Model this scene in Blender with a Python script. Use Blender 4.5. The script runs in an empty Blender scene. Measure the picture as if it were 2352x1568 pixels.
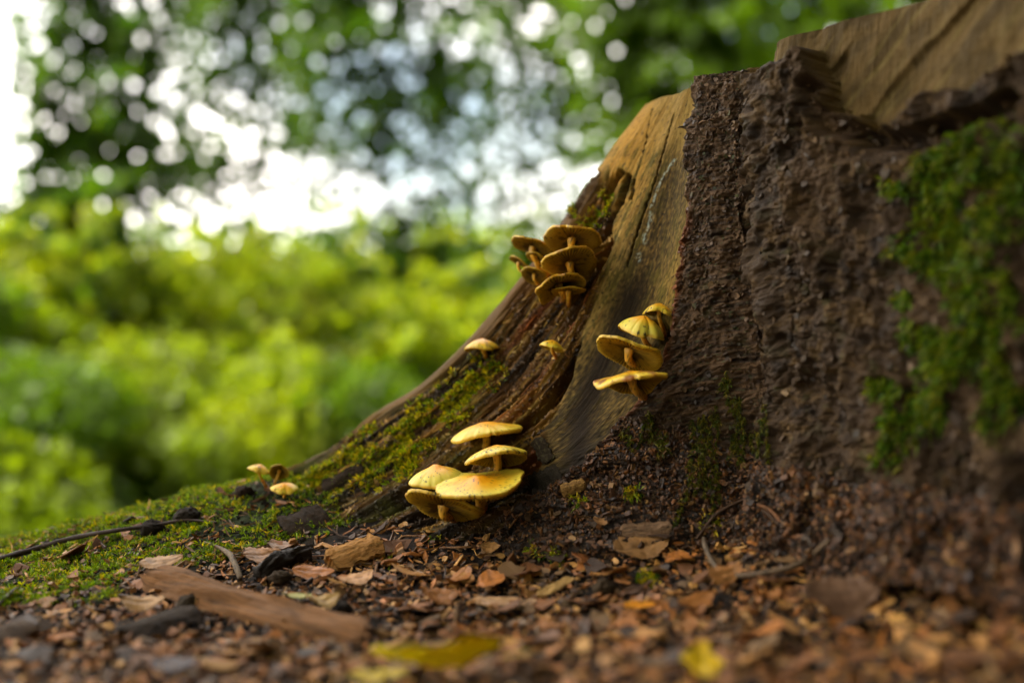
import bpy, math, random
import numpy as np
from mathutils import Vector, Matrix
from mathutils.bvhtree import BVHTree

random.seed(7)
rng = np.random.default_rng(7)
SC = bpy.context.scene
COL = SC.collection

# ------------------------------------------------------------------ camera
CAM_H, PITCH, FOC, SENS = 0.10, math.radians(2.0), 35.0, 36.0
cd = bpy.data.cameras.new("camera")
cam = bpy.data.objects.new("camera", cd); COL.objects.link(cam)
cam.location = (0, 0, CAM_H); cam.rotation_euler = (math.radians(90) + PITCH, 0, 0)
cd.lens = FOC; cd.sensor_width = SENS; cd.clip_start = 0.01; cd.clip_end = 2000
cd.dof.use_dof = True; cd.dof.focus_distance = 0.60; cd.dof.aperture_fstop = 2.75
SC.camera = cam

# ------------------------------------------------------------------ light
SUN_DIR = Vector((-0.62, -0.10, 0.78)).normalized()          # towards the sun
w = bpy.data.worlds.new("World"); SC.world = w; w.use_nodes = True
nt = w.node_tree; nt.nodes.clear()
N, L = nt.nodes.new, nt.links.new
out = N("ShaderNodeOutputWorld"); bg = N("ShaderNodeBackground"); sky = N("ShaderNodeTexSky")
sky.sky_type = 'NISHITA'; sky.sun_disc = False
sky.sun_elevation = math.asin(SUN_DIR.z); sky.sun_rotation = math.atan2(SUN_DIR.x, SUN_DIR.y)
sky.air_density = 1.0; sky.dust_density = 1.5
tc = N("ShaderNodeTexCoord"); nz = N("ShaderNodeTexNoise"); nz.inputs["Scale"].default_value = 3.2
nz.inputs["Detail"].default_value = 5
cr = N("ShaderNodeValToRGB"); cr.color_ramp.elements[0].position = .40; cr.color_ramp.elements[1].position = .62
mx = N("ShaderNodeMix"); mx.data_type = 'RGBA'
mx.inputs[7].default_value = (25, 23.2, 21.0, 1)              # bright broken cloud
L(tc.outputs["Generated"], nz.inputs["Vector"]); L(nz.outputs["Fac"], cr.inputs[0]); L(cr.outputs[0], mx.inputs[0])
tn = N("ShaderNodeVectorMath"); tn.operation = 'MULTIPLY'; tn.inputs[1].default_value = (2.3, 1.9, 1.45)      # white balance and gain put into the clear sky's colour
L(sky.outputs[0], tn.inputs[0]); L(tn.outputs[0], mx.inputs[6]); L(mx.outputs[2], bg.inputs[0]); L(bg.outputs[0], out.inputs[0])
bg.inputs[1].default_value = 0.15
sd = bpy.data.lights.new("sun", 'SUN'); sd.energy = 5.0; sd.angle = math.radians(.53); sd.color = (1, .93, .80)
so = bpy.data.objects.new("sun", sd); COL.objects.link(so)
so.rotation_euler = SUN_DIR.to_track_quat('Z', 'Y').to_euler()
SC.view_settings.view_transform = 'Standard'; SC.view_settings.look = 'None'
SC.view_settings.gamma = 1; SC.view_settings.use_curve_mapping = False
SC.view_settings.exposure = 0.92
cy = SC.cycles
cy.max_bounces = 6; cy.diffuse_bounces = 3; cy.glossy_bounces = 2; cy.transmission_bounces = 4
cy.transparent_max_bounces = 4; cy.use_denoising = True; cy.sample_clamp_indirect = 6
cy.use_adaptive_sampling = True; cy.adaptive_threshold = 0.01
try: cy.denoiser = 'OPENIMAGEDENOISE'
except Exception: pass

# ------------------------------------------------------------------ maths helpers
K = FOC / SENS * 2352.0
CP, SP = math.cos(PITCH), math.sin(PITCH)
def P2W(px, py, d):
    """picture position (2352 wide) and distance along the view axis -> point in the wood"""
    x = (np.asarray(px, float) - 1176) / K * d; u = (784 - np.asarray(py, float)) / K * d
    return np.stack(np.broadcast_arrays(x, d * CP - u * SP, CAM_H + d * SP + u * CP), -1)
def W2P(V):
    z = V[..., 2] - CAM_H; d = V[..., 1] * CP + z * SP; u = -V[..., 1] * SP + z * CP
    return 1176 + V[..., 0] / d * K, 784 - u / d * K, d
PERM = np.random.default_rng(3).permutation(256).astype(np.int64)
G2 = np.random.default_rng(4).uniform(0, 2 * np.pi, 256); GX, GY = np.cos(G2), np.sin(G2)
def pn(x, y, s=0):
    """2-D gradient noise, about -1..1"""
    x = np.asarray(x, float) + s * 17.31; y = np.asarray(y, float) + s * 7.77
    xi = np.floor(x).astype(np.int64); yi = np.floor(y).astype(np.int64); fx = x - xi; fy = y - yi
    u = fx * fx * fx * (fx * (fx * 6 - 15) + 10); v = fy * fy * fy * (fy * (fy * 6 - 15) + 10)
    def g(i, j, dx, dy):
        h = PERM[(PERM[(xi + i + s * 13) & 255] + yi + j) & 255]; return GX[h] * dx + GY[h] * dy
    a = g(0, 0, fx, fy); b = g(1, 0, fx - 1, fy); c = g(0, 1, fx, fy - 1); d = g(1, 1, fx - 1, fy - 1)
    return 1.45 * ((a + u * (b - a)) * (1 - v) + (c + u * (d - c)) * v)
def fbm(x, y, o=4, s=0, g=.5, l=2.03):
    t = 0; a = 1.; n = 0
    for k in range(o):
        t = t + a * pn(x, y, s + k); n += a; a *= g; x = x * l; y = y * l
    return t / n
def ridge(x, y, o=3, s=0):
    t = 0; a = 1.; n = 0
    for k in range(o):
        t = t + a * (1 - 2 * np.abs(pn(x, y, s + k))); n += a; a *= .5; x = x * 2.1; y = y * 2.1
    return t / n
def worley(x, y, s=0):
    xi = np.floor(x).astype(np.int64); yi = np.floor(y).astype(np.int64)
    f1 = np.full(np.shape(x), 9.); f2 = f1.copy(); idd = np.zeros(np.shape(x))
    for i in (-1, 0, 1):
        for j in (-1, 0, 1):
            h = PERM[(PERM[(xi + i + s) & 255] + yi + j) & 255]; h2 = PERM[(h + 91) & 255]
            d = np.hypot(xi + i + h / 255. - x, yi + j + h2 / 255. - y)
            near = d < f1
            f2 = np.where(near, f1, np.minimum(f2, d)); idd = np.where(near, h, idd); f1 = np.where(near, d, f1)
    return f1, f2, idd / 255.
def ss(a, b, x):
    t = np.clip((x - a) / (b - a), 0, 1); return t * t * (3 - 2 * t)
def lerp(a, b, t): return a + (b - a) * t
def mixc(c, col, t): return c + (np.asarray(col, float) - c) * np.clip(t, 0, 1)[..., None]
def pchip(x, Y, xq):
    """shape keeping cubic through rows of Y"""
    x = np.asarray(x, float); h = np.diff(x); sh = (-1,) + (1,) * (Y.ndim - 1); dl = np.diff(Y, axis=0) / h.reshape(sh)
    m = np.zeros_like(Y)
    if len(x) > 2:
        w1 = (2 * h[1:] + h[:-1]).reshape(sh); w2 = (h[1:] + 2 * h[:-1]).reshape(sh); p = dl[:-1] * dl[1:] > 0
        with np.errstate(all='ignore'):
            m[1:-1] = np.where(p, (w1 + w2) / (w1 / dl[:-1] + w2 / dl[1:]), 0)
    m[0] = dl[0]; m[-1] = dl[-1]
    k = np.clip(np.searchsorted(x, xq) - 1, 0, len(x) - 2); hh = h[k].reshape(sh); t = ((xq - x[k])).reshape(sh) / hh
    return ((1 + 2 * t) * (1 - t)**2 * Y[k] + t * (1 - t)**2 * hh * m[k] + t * t * (3 - 2 * t) * Y[k + 1] + t * t * (t - 1) * hh * m[k + 1])
def segdist(px, py, pts):
    """distance to a polyline and side (+ right of it, with picture y down)"""
    best = np.full(np.shape(px), 1e9); side = np.zeros(np.shape(px))
    for (x0, y0), (x1, y1) in zip(pts[:-1], pts[1:]):
        dx, dy = x1 - x0, y1 - y0; t = np.clip(((px - x0) * dx + (py - y0) * dy) / (dx * dx + dy * dy), 0, 1)
        d = np.hypot(px - x0 - t * dx, py - y0 - t * dy); s = np.sign(dx * (py - y0) - dy * (px - x0)); n = d < best
        best = np.where(n, d, best); side = np.where(n, s, side)
    return best, side
def xat(pts, y):
    """x of a polyline at picture height y"""
    a = np.array(pts, float); return np.interp(y, a[:, 1], a[:, 0])

# ------------------------------------------------------------------ object helpers
def tag(o, label=None, cat=None, group=None, kind=None):
    for k, v in (("label", label), ("category", cat), ("group", group), ("kind", kind)):
        if v: o[k] = v
    return o
def link(name, me, parent=None, mat=None):
    o = bpy.data.objects.new(name, me); COL.objects.link(o)
    if parent: o.parent = parent
    if mat and me is not None:
        me.materials.clear(); me.materials.append(mat)
    return o
def mesh(name, V, faces, col=None, smooth=True, uv=None):
    """faces: list of int arrays (n, k)"""
    V = np.asarray(V, np.float32).reshape(-1, 3); me = bpy.data.meshes.new(name)
    faces = [np.asarray(f, np.int32) for f in faces if len(f)]
    lv = np.concatenate([f.ravel() for f in faces]); tot = np.concatenate([np.full(len(f), f.shape[1]) for f in faces]).astype(np.int32)
    st = np.concatenate([[0], np.cumsum(tot)[:-1]]).astype(np.int32)
    me.vertices.add(len(V)); me.vertices.foreach_set("co", V.ravel())
    me.loops.add(len(lv)); me.loops.foreach_set("vertex_index", lv)
    me.polygons.add(len(tot)); me.polygons.foreach_set("loop_start", st); me.polygons.foreach_set("loop_total", tot)
    me.polygons.foreach_set("use_smooth", np.full(len(tot), smooth, bool))
    me.update(calc_edges=True)
    if col is not None:
        c = np.ones((len(V), 4), np.float32); c[:, :3] = np.clip(np.broadcast_to(col, (len(V), 3)), 0, 1) ** CG * np.asarray(CK)
        at = me.color_attributes.new("Col", 'FLOAT_COLOR', 'POINT'); at.data.foreach_set("color", c.ravel())
    if uv is not None:
        at = me.attributes.new("grain", 'FLOAT_VECTOR', 'POINT'); u = np.zeros((len(V), 3), np.float32); u[:, :2] = uv
        at.data.foreach_set("vector", u.ravel())
    return me
CG, CK = 1.48, (1.08, 1.18, .92)                 # gamma and tint: shadow contrast put into the pigment colours
def gridfaces(nu, nv):
    i = np.arange(nu * nv).reshape(nu, nv)
    return np.stack([i[:-1, :-1], i[1:, :-1], i[1:, 1:], i[:-1, 1:]], -1)

def mat(name, rough=.8, col=None, attr=True, noise=(400, .25), bump=(900, .4, .0006), spec=.3, sss=0, trans=None, grain=None, coat=0):
    m = bpy.data.materials.new(name); m.use_nodes = True; nt = m.node_tree; nt.nodes.clear()
    N, L = nt.nodes.new, nt.links.new
    o = N("ShaderNodeOutputMaterial"); b = N("ShaderNodeBsdfPrincipled")
    b.inputs["Roughness"].default_value = rough; b.inputs["Specular IOR Level"].default_value = spec
    tc = N("ShaderNodeTexCoord")
    if attr:
        a = N("ShaderNodeAttribute"); a.attribute_name = "Col"; csrc = a.outputs["Color"]
    else:
        a = N("ShaderNodeRGB"); a.outputs[0].default_value = (*col, 1); csrc = a.outputs[0]
    vec = tc.outputs["Object"]
    if grain:
        g = N("ShaderNodeAttribute"); g.attribute_name = "grain"; mp = N("ShaderNodeMapping")
        mp.inputs["Scale"].default_value = (grain[0], grain[1], 1); L(g.outputs["Vector"], mp.inputs[0]); vec = mp.outputs[0]
    n1 = N("ShaderNodeTexNoise"); n1.inputs["Scale"].default_value = 1 if grain else noise[0]; n1.inputs["Detail"].default_value = 4
    L(vec, n1.inputs["Vector"])
    mr = N("ShaderNodeMapRange"); mr.inputs[1].default_value = .3; mr.inputs[2].default_value = .7
    mr.inputs[3].default_value = 1 - noise[1]; mr.inputs[4].default_value = 1 + noise[1]; L(n1.outputs["Fac"], mr.inputs[0])
    mm = N("ShaderNodeVectorMath"); mm.operation = 'SCALE'; L(csrc, mm.inputs[0]); L(mr.outputs[0], mm.inputs["Scale"])
    L(mm.outputs[0], b.inputs["Base Color"])
    n2 = N("ShaderNodeTexNoise"); n2.inputs["Scale"].default_value = 2 if grain else bump[0]; n2.inputs["Detail"].default_value = 3
    L(vec, n2.inputs["Vector"])
    bp = N("ShaderNodeBump"); bp.inputs["Strength"].default_value = bump[1]; bp.inputs["Distance"].default_value = bump[2]
    L(n2.outputs["Fac"], bp.inputs["Height"]); L(bp.outputs[0], b.inputs["Normal"])
    if sss:
        b.inputs["Subsurface Weight"].default_value = sss; b.inputs["Subsurface Radius"].default_value = (1, .6, .2)
        b.inputs["Subsurface Scale"].default_value = .004
    if coat: b.inputs["Coat Weight"].default_value = coat; b.inputs["Coat Roughness"].default_value = .35
    if trans:
        t = N("ShaderNodeBsdfTranslucent"); tm = N("ShaderNodeVectorMath"); tm.operation = 'MULTIPLY'; tm.inputs[1].default_value = trans[1]
        L(mm.outputs[0], tm.inputs[0]); L(tm.outputs[0], t.inputs[0]); ms = N("ShaderNodeMixShader"); ms.inputs[0].default_value = trans[0]
        L(b.outputs[0], ms.inputs[1]); L(t.outputs[0], ms.inputs[2]); L(ms.outputs[0], o.inputs[0])
    else: L(b.outputs[0], o.inputs[0])
    return m
M_WOOD = mat("weathered_wood", .78, noise=(0, .22), bump=(0, .9, .0010), grain=(1000, 70), spec=.18)
M_BARK = mat("rough_bark", .75, noise=(1100, .35), bump=(1500, .7, .0008), spec=.3)
M_SOIL = mat("dark_humus", .85, noise=(900, .4), bump=(1200, .8, .001), spec=.2)
M_CHIP = mat("dry_litter", .6, noise=(700, .22), bump=(900, .5, .0004), spec=.4)
M_LEAFD = mat("dead_leaf", .5, noise=(260, .2), bump=(500, .4, .0004), spec=.45, trans=(.15, (1.1, .9, .6)))
M_MOSS = mat("moss_green", .6, noise=(300, .2), bump=(900, .1, .0002), trans=(.35, (1.5, 1.4, .5)))
M_CAP = mat("mushroom_cap", .42, noise=(160, .07), bump=(700, .18, .0003), spec=.4, sss=.25)
M_GILL = mat("mushroom_gills", .6, noise=(350, .18), bump=(900, .3, .0003), spec=.25, sss=.15)
M_TWIG = mat("twig_bark", .7, noise=(500, .3), bump=(700, .7, .0006))
M_FOL = mat("tree_foliage", .45, noise=(3, .15), bump=(20, .1, .01), spec=.4, trans=(.5, (2.05, 2.2, .35)))
M_TRUNK = mat("trunk_bark", .85, noise=(9, .3), bump=(30, .8, .02))

# ------------------------------------------------------------------ ground shape
GP = [(0,1568,.40),(600,1568,.39),(1176,1568,.37),(1800,1568,.355),(2352,1568,.345),
 (0,1450,.485),(500,1450,.485),(1000,1450,.475),(1500,1430,.465),(2000,1400,.45),(2352,1385,.42),
 (0,1370,.545),(320,1335,.56),(800,1330,.555),(1300,1325,.54),(1700,1310,.515),(2100,1290,.475),
 (0,1300,.63),(300,1262,.62),(700,1245,.62),(1000,1232,.61),(1300,1222,.59),(1600,1215,.575),(1900,1225,.535),
 (0,1256,.70),(250,1192,.70),(460,1142,.70),(620,1110,.70)]
gpt = [P2W(a, b, c) for a, b, c in GP]
gpt += [np.array(p) for p in ((-.75,.30,-.04),(.5,.25,-.03),(.6,.5,0),(.5,.8,0),(-.7,.75,-.05),(-.5,.95,-.09),(-.1,.95,-.04),(.3,1.,-.02),(-.25,.82,-.01),(-.3,.15,-.035),(.3,.15,-.03),(0,.2,-.033),(-.8,.1,-.04),(.8,.1,-.02))]
gpt = np.array(gpt)
def _tps(p):
    n = len(p); d = np.linalg.norm(p[:, None, :2] - p[None, :, :2], axis=-1); Kt = d * d * np.log(d + 1e-9) + np.eye(n) * 2e-4
    Pm = np.c_[np.ones(n), p[:, :2]]; A = np.zeros((n + 3, n + 3)); A[:n, :n] = Kt; A[:n, n:] = Pm; A[n:, :n] = Pm.T
    return np.linalg.solve(A, np.r_[p[:, 2], 0, 0, 0])
TW = _tps(gpt)
def tps(X, Y):
    z = TW[-3] + TW[-2] * X + TW[-1] * Y
    for i, p in enumerate(gpt):
        d2 = (X - p[0])**2 + (Y - p[1])**2 + 1e-12; z = z + TW[i] * d2 * .5 * np.log(d2)
    return z
def ground_base(X, Y):
    X = np.asarray(X, float); Y = np.asarray(Y, float)
    near = tps(np.clip(X, -.8, .8), np.clip(Y, .1, 1.0))
    far = -.06 - .75 * ss(.7, 3.2, Y) + 1.9 * ss(4.5, 13, Y) + 1.5 * ss(13, 60, Y) + .12 * fbm(X * .4, Y * .4, 3, 5) * ss(1, 4, np.hypot(X, Y))
    far = far + 1.0 * ss(3, 12, X) + .5 * ss(4, 14, -Y)
    k = ss(0, 1, np.maximum(np.abs(X) / .8 - .62, np.maximum((Y - .72) / .35, (.12 - Y) / .3)) / 1.0)
    return lerp(near, far, k)
MOSS_LINE = [(-60,1395),(120,1392),(260,1375),(330,1300),(520,1290),(600,1262),(760,1225),(800,1200),(900,1150)]
def ground_z(X, Y):
    z = ground_base(X, Y)
    n = ss(1.4, .6, np.hypot(X, Y - .5))
    return z + n * (.0035 * fbm(X * 26, Y * 26, 3, 1) + .0022 * fbm(X * 110, Y * 110, 3, 2) + .0012 * ridge(X * 330, Y * 330, 2, 9))
def axis_samples(lo, hi, step, far, ratio=1.12):
    a = list(np.arange(lo, hi, step)); s = step
    while a[-1] < far: s *= ratio; a.append(a[-1] + s)
    s = step
    while a[0] > -far: s *= ratio; a.insert(0, a[0] - s)
    return np.array(a)
gx = axis_samples(-.42, .40, .0019, 700); gy = axis_samples(.24, .76, .0019, 700)
GXm, GYm = np.meshgrid(gx, gy, indexing='ij'); GZm = ground_z(GXm, GYm)
gv = np.stack([GXm, GYm, GZm], -1); gpx, gpy, gd = W2P(gv)
mossy = np.clip(np.where((gd > .2) & (gd < 1.2), ss(18, -18, gpy - xat([(p[1], p[0]) for p in MOSS_LINE], gpx) + 22 * fbm(GXm * 40, GYm * 40, 2, 8)) * ss(900, 760, gpx), 0), 0, 1)
gc = np.zeros(gv.shape) + (.03, .019, .012)
gc = mixc(gc, (.08, .045, .025), ss(0, .5, fbm(GXm * 150, GYm * 150, 3, 11)))
gc = mixc(gc, (.016, .011, .008), ss(.1, .5, fbm(GXm * 60, GYm * 60, 3, 12)))
gc = mixc(gc, (.05, .07, .012), mossy * .85)
gc = mixc(gc, (.05, .075, .015), ss(1.5, 5, np.hypot(GXm, GYm)))
ground = link("ground", mesh("ground", gv.reshape(-1, 3), [gridfaces(*GXm.shape).reshape(-1, 4)], gc.reshape(-1, 3)), None, M_SOIL)
tag(ground, kind="structure")

# ------------------------------------------------------------------ stump
cols = [  # picture-space lines down the stump along the grain: (x, y, distance)
 [(1620,225,.76),(1560,330,.765),(1500,500,.77),(1400,660,.78),(1260,830,.79),(1120,960,.79),(980,1040,.79),(830,1110,.785),(740,1150,.78),(600,1200,.78),(420,1270,.78)],
 [(1482,240,.695),(1420,320,.695),(1380,382,.695),(1310,500,.70),(1192,660,.70),(1062,810,.70),(962,900,.705),(850,962,.71),(700,1052,.715),(600,1105,.715),(440,1170,.71)],
 [(1530,222,.67),(1440,370,.67),(1380,500,.672),(1260,680,.675),(1130,830,.675),(1000,940,.678),(880,1030,.68),(760,1110,.685),(660,1160,.69),(560,1215,.69)],
 [(1570,208,.652),(1490,400,.652),(1420,560,.65),(1330,760,.645),(1200,930,.645),(1050,1040,.645),(900,1140,.645),(790,1210,.645),(690,1270,.64)],
 [(1600,198,.64),(1555,400,.638),(1510,580,.636),(1430,800,.63),(1330,960,.625),(1180,1080,.62),(1020,1170,.62),(880,1240,.62),(800,1300,.61)],
 [(1622,188,.622),(1590,400,.62),(1560,600,.618),(1525,800,.612),(1450,980,.605),(1330,1120,.60),(1200,1215,.595),(1120,1300,.58)],
 [(1680,175,.605),(1660,400,.604),(1650,620,.602),(1640,850,.597),(1600,1030,.59),(1520,1160,.58),(1460,1240,.57),(1420,1320,.56)],
 [(1742,163,.592),(1722,400,.592),(1748,620,.588),(1775,850,.582),(1770,1050,.574),(1720,1180,.566),(1690,1260,.556),(1670,1340,.545)],
 [(1779,92,.568),(1752,300,.566),(1762,500,.564),(1790,700,.560),(1822,880,.556),(1835,1050,.55),(1820,1190,.542),(1815,1280,.535),(1810,1360,.52)],
 [(1870,62,.545),(1850,400,.543),(1880,700,.538),(1920,950,.532),(1940,1130,.524),(1945,1260,.512),(1950,1360,.50)],
 [(2060,12,.505),(2050,400,.50),(2080,750,.49),(2110,1000,.48),(2130,1180,.472),(2140,1290,.46),(2150,1400,.44)],
 [(2380,-95,.435),(2370,400,.432),(2380,750,.43),(2390,1000,.425),(2400,1180,.42),(2410,1330,.41),(2420,1450,.40)],
 [(2900,-240,.37),(2900,400,.365),(2900,900,.36),(2900,1200,.355),(2900,1400,.35),(2900,1550,.34)]]
NV = 640
cpts = []
for c in cols:
    p = P2W([a[0] for a in c], [a[1] for a in c], np.array([a[2] for a in c])); t = np.r_[0, np.cumsum(np.linalg.norm(np.diff(p, axis=0), axis=1))]; t /= t[-1]
    cpts.append(pchip(t, p, np.linspace(0, 1, NV)))
ztop = np.mean([c[0, 2] for c in cpts[4:8]])
for x, y in ((.55,.38),(.85,.58),(.9,.95),(.5,1.18),(.2,1.02),(.09,.86)):
    q = np.linspace(0, 1, NV); p = np.stack([x + 0 * q + (x - .45) * .15 * q**2, y + (y - .75) * .15 * q**2, lerp(.288, -.05, q)], -1); cpts.append(p)
order = cpts + [cpts[0]]
knots = np.r_[0, np.cumsum([max(.012, np.linalg.norm(a[NV // 3] - b[NV // 3])) for a, b in zip(order[:-1], order[1:])])]
k1, k12 = knots[1], knots[12]
fine = np.arange(k1 - .012, knots[11] + .01, .00062)
uq = np.concatenate([np.linspace(0, fine[0], 24, endpoint=False), fine, np.linspace(fine[-1], knots[-1], 130)[1:]])
S = pchip(knots, np.array(order), uq)                       # (nu, nv, 3)
NU = len(uq)
for _ in range(6): S[3:-3] = (S[2:-4] + 2 * S[3:-3] + S[4:-2]) / 4 if False else S[3:-3]
du = np.gradient(S, axis=0); dv = np.gradient(S, axis=1); nrm = np.cross(dv, du); nrm /= np.linalg.norm(nrm, axis=-1, keepdims=True) + 1e-12
if nrm[len(uq) // 3, NV // 2] @ np.array([0, 1, 0]) > 0: nrm = -nrm
U = np.repeat(uq[:, None], NV, 1); Vm = np.repeat(np.linspace(0, .36, NV)[None], NU, 0)
px, py, pd = W2P(S)
front = (U > knots[1] - .004) & (U < knots[12])
# regions, all measured on the undisplaced surface
L_ROT = [(1425,-50),(1425,400),(1400,480),(1405,560),(1385,640),(1330,780),(1300,900),(1255,990),(1230,1100),(1180,1300)]
L_BARK = [(1630,-50),(1622,188),(1600,300),(1592,400),(1590,500),(1575,580),(1558,680),(1545,760),(1530,830),(1490,900),(1440,965),(1400,1020),(1345,1075),(1290,1120),(1180,1190),(1130,1300)]
w1 = 9 * fbm(U * 60, Vm * 60, 3, 21)
rot = ss(9, -9, px + w1 - xat(L_ROT, py))
sil_d = U - knots[1]
plank = ss(.020, .012, sil_d + .004 * pn(Vm * 30, U * 0, 5)) * ss(1020, 930, py)          # smooth outer plank
smoothtop = ss(30, -30, py - 430 + (1425 - px) * .55 + 18 * pn(U * 200, Vm * 8, 6))         # the crown of the root is still sound
rot = rot * (1 - .97 * smoothtop)
bark = ss(-5, 5, px + 9 * fbm(U * 120, Vm * 120, 4, 22) - xat(L_BARK, py)) * front
bark = np.where(U > knots[7], 1., bark)
PW = [(1770,168),(1800,150),(1842,128),(1880,132),(1905,185),(1925,262),(1985,268),(2015,300),(2060,285),(2095,305),(2130,260),(2170,215),(2230,205),(2300,175),(2352,150),(2900,0)]
pale2 = ss(12, -12, py + 34 * fbm(U * 90, Vm * 90, 4, 23) - np.interp(px, [a[0] for a in PW], [a[1] for a in PW])) * (U > knots[7] + .004) * (U < knots[12])
bark = bark * (1 - pale2)
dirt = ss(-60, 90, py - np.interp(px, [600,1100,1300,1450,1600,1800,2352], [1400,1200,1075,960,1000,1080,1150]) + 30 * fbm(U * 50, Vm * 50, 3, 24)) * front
lobe = ss(knots[7] + .002, knots[8] - .004, U)
wood = (1 - bark)
# relief
D = np.zeros_like(U)
wv = U + .0028 * pn(U * 12, Vm * 14, 3) + .0004 * pn(U * 60, Vm * 50, 6)
rd = ridge(wv * 75, Vm * 3.2, 3, 31); rd2 = ridge(wv * 330, Vm * 14, 2, 33)
cr_ = ss(.22, .60, pn(wv * 55, Vm * 3.4, 37)); cr_ = np.maximum(cr_, .75 * ss(.12, .42, pn(wv * 120, Vm * 5, 38)) * ss(-.3, .2, pn(U * 30, Vm * 12, 39)))
step = np.round(3 * (pn(wv * 70, Vm * 5, 41) + .15 * pn(wv * 500, Vm * 60, 4))) / 3.
D += rot * (1 - plank) * (.0042 * rd + .0016 * rd2 + .0006 * pn(wv * 650, Vm * 25, 35) - .0170 * cr_ + .0009 * fbm(U * 420, Vm * 300, 2, 43) * ss(0, .5, cr_ + .3) + .0055 * step + .0011 * fbm(wv * 700, Vm * 160, 2, 44) - .003)
D += plank * rot * (.0035 + .0006 * fbm(U * 300, Vm * 30, 2, 45))
D += wood * (1 - rot) * (.0008 * fbm(U * 90, Vm * 6, 3, 46) + .0004 * pn(wv * 900, Vm * 45, 48) + .0022 * pn(U * 28, Vm * 9, 49))
# drying cracks in the smooth face, rot pockets near the edge
crack = np.zeros_like(U)
for pts, wd, dep in (([(1548,260),(1530,330),(1505,420),(1472,510),(1455,560),(1440,610)],1.6,.0045),
                     ([(1500,250),(1478,340),(1450,430)],.8,.002),
                     ([(1425,395),(1395,440),(1372,480),(1340,525)],6,.013),([(1440,405),(1425,460),(1402,500),(1385,560),(1372,610)],7,.013),
                     ([(1455,412),(1450,455)],3,.006),([(1375,400),(1345,455),(1320,500)],6,.008)):
    dd, _ = segdist(px + 3 * pn(U * 300, Vm * 300, 51), py, pts); e = ss(wd * 1.6, wd * .3, dd); crack = np.maximum(crack, e); D -= dep * e * (.75 + .5 * pn(U * 160, Vm * 60, 52))
# bark: thick plates, horizontal wrinkles, crumbs
f1, f2, cid = worley(U * 75 + .5 * pn(U * 90, Vm * 90, 60), Vm * 55 + .5 * pn(U * 80, Vm * 80, 61), 5)
plate = ss(.02, .22, f2 - f1)
wr = ridge(U * 55 + .6 * pn(U * 60, Vm * 60, 62), Vm * 260, 2, 63); wr2 = ridge(U * 220, Vm * 420, 2, 66)
f3, f4, cid2 = worley(U * 260 + .4 * pn(U * 300, Vm * 300, 67), Vm * 300, 9)
lumps = fbm(U * 70, Vm * 60, 4, 68)
Db = .0065 + .0046 * lumps + .0010 * plate + .0012 * (cid - .5) + .0006 * wr * ss(-.1, .5, pn(U * 40, Vm * 30, 69)) + .0006 * wr2 + .0019 * fbm(U * 330, Vm * 300, 3, 64) + .0016 * ridge(U * 60, Vm * 16, 2, 65) + .0016 * (cid2 - .5) * ss(.0, .2, f4 - f3)
Db2 = .008 + .0052 * fbm(U * 34, Vm * 30, 4, 71) + .0050 * ss(-.25, .15, pn(U * 30 + .6 * pn(U * 30, Vm * 40, 59), Vm * 9, 58)) + .0022 * ss(-.1, .2, pn(U * 80, Vm * 36, 57)) + .0022 * plate * (pn(U * 20, Vm * 20, 72) > 0) + .0014 * (cid2 - .4) + .0024 * fbm(U * 260, Vm * 230, 3, 73) + .0068 * ridge(U * 24 + .5 * pn(U * 20, Vm * 30, 70), Vm * 5, 2, 74)
D += bark * lerp(Db, Db2, lobe)
gr0 = U * 320 + Vm * 260
D += pale2 * (-.004 + .0026 * fbm(U * 60, Vm * 40, 4, 75) - .003 * ss(.45, .6, pn(gr0 * .12, Vm * 8, 108)))
D += dirt * (.004 + .0045 * fbm(U * 60, Vm * 60, 3, 76) + .0018 * (1 - f3))
# deep seam where the two lobes meet; hollow beside the pale wood
dd, _ = segdist(px, py, [(1742,150),(1738,400),(1752,600),(1778,800),(1795,900)]); D -= .010 * ss(15, 2, dd + 4 * pn(U * 100, Vm * 100, 77))
dd, _ = segdist(px, py, [(1895,215),(1890,250),(1915,285),(2010,320),(2150,330),(2260,280),(2352,240)]); D -= .016 * ss(34, 6, dd + 10 * pn(U * 60, Vm * 60, 78)) * front * lobe
dd, _ = segdist(px, py, [(1515,750),(1535,775)]); D -= .012 * ss(22, 6, dd) * front
fade = ss(knots[13], knots[12], U); D *= np.where(U > knots[12] - .01, .4 + .6 * fade, 1)
S2 = S + nrm * D[..., None]
tooth = .0012 * pn(U[:, 0] * 400, U[:, 0] * 0, 79) * bark[:, 0]; S2[:, 0, 2] += tooth
# colour of the material, ending with shade put into the near bark
tan = np.zeros(S.shape) + (.37, .26, .12)
tan = mixc(tan, (.47, .28, .075), ss(1560, 1440, px) * ss(620, 380, py) * .9)
tan = mixc(tan, (.36, .22, .09), ss(0, .6, fbm(wv * 260, Vm * 10, 3, 81)) * .7)
tan = mixc(tan, (.48, .34, .17), ss(.1, .6, pn(wv * 420, Vm * 14, 83)) * .5)
sx = xat([(1560,330),(1548,400),(1520,480),(1490,560),(1450,650),(1425,760),(1395,860),(1350,960),(1330,1150)], py)
mot = fbm(U * 150, Vm * 70, 4, 85); mot2 = fbm(U * 600, Vm * 260, 3, 87)
stain = ss(85, 10, np.abs(px - sx - 10) + 55 * mot) * ss(300, 400, py)
stain = np.maximum(stain, ss(700, 860, py + 110 * mot) * ss(330, 250, np.abs(px - 1560 + (py - 800) * .75)) * .95 * ss(-120, 60, px - xat(L_ROT, py)))
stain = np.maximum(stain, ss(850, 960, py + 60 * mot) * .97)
green = ss(330, 380, py + 60 * mot) * ss(-.25, .35, mot + .5 * mot2)
tan = mixc(tan, (.15, .125, .035), green * .8)
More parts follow.
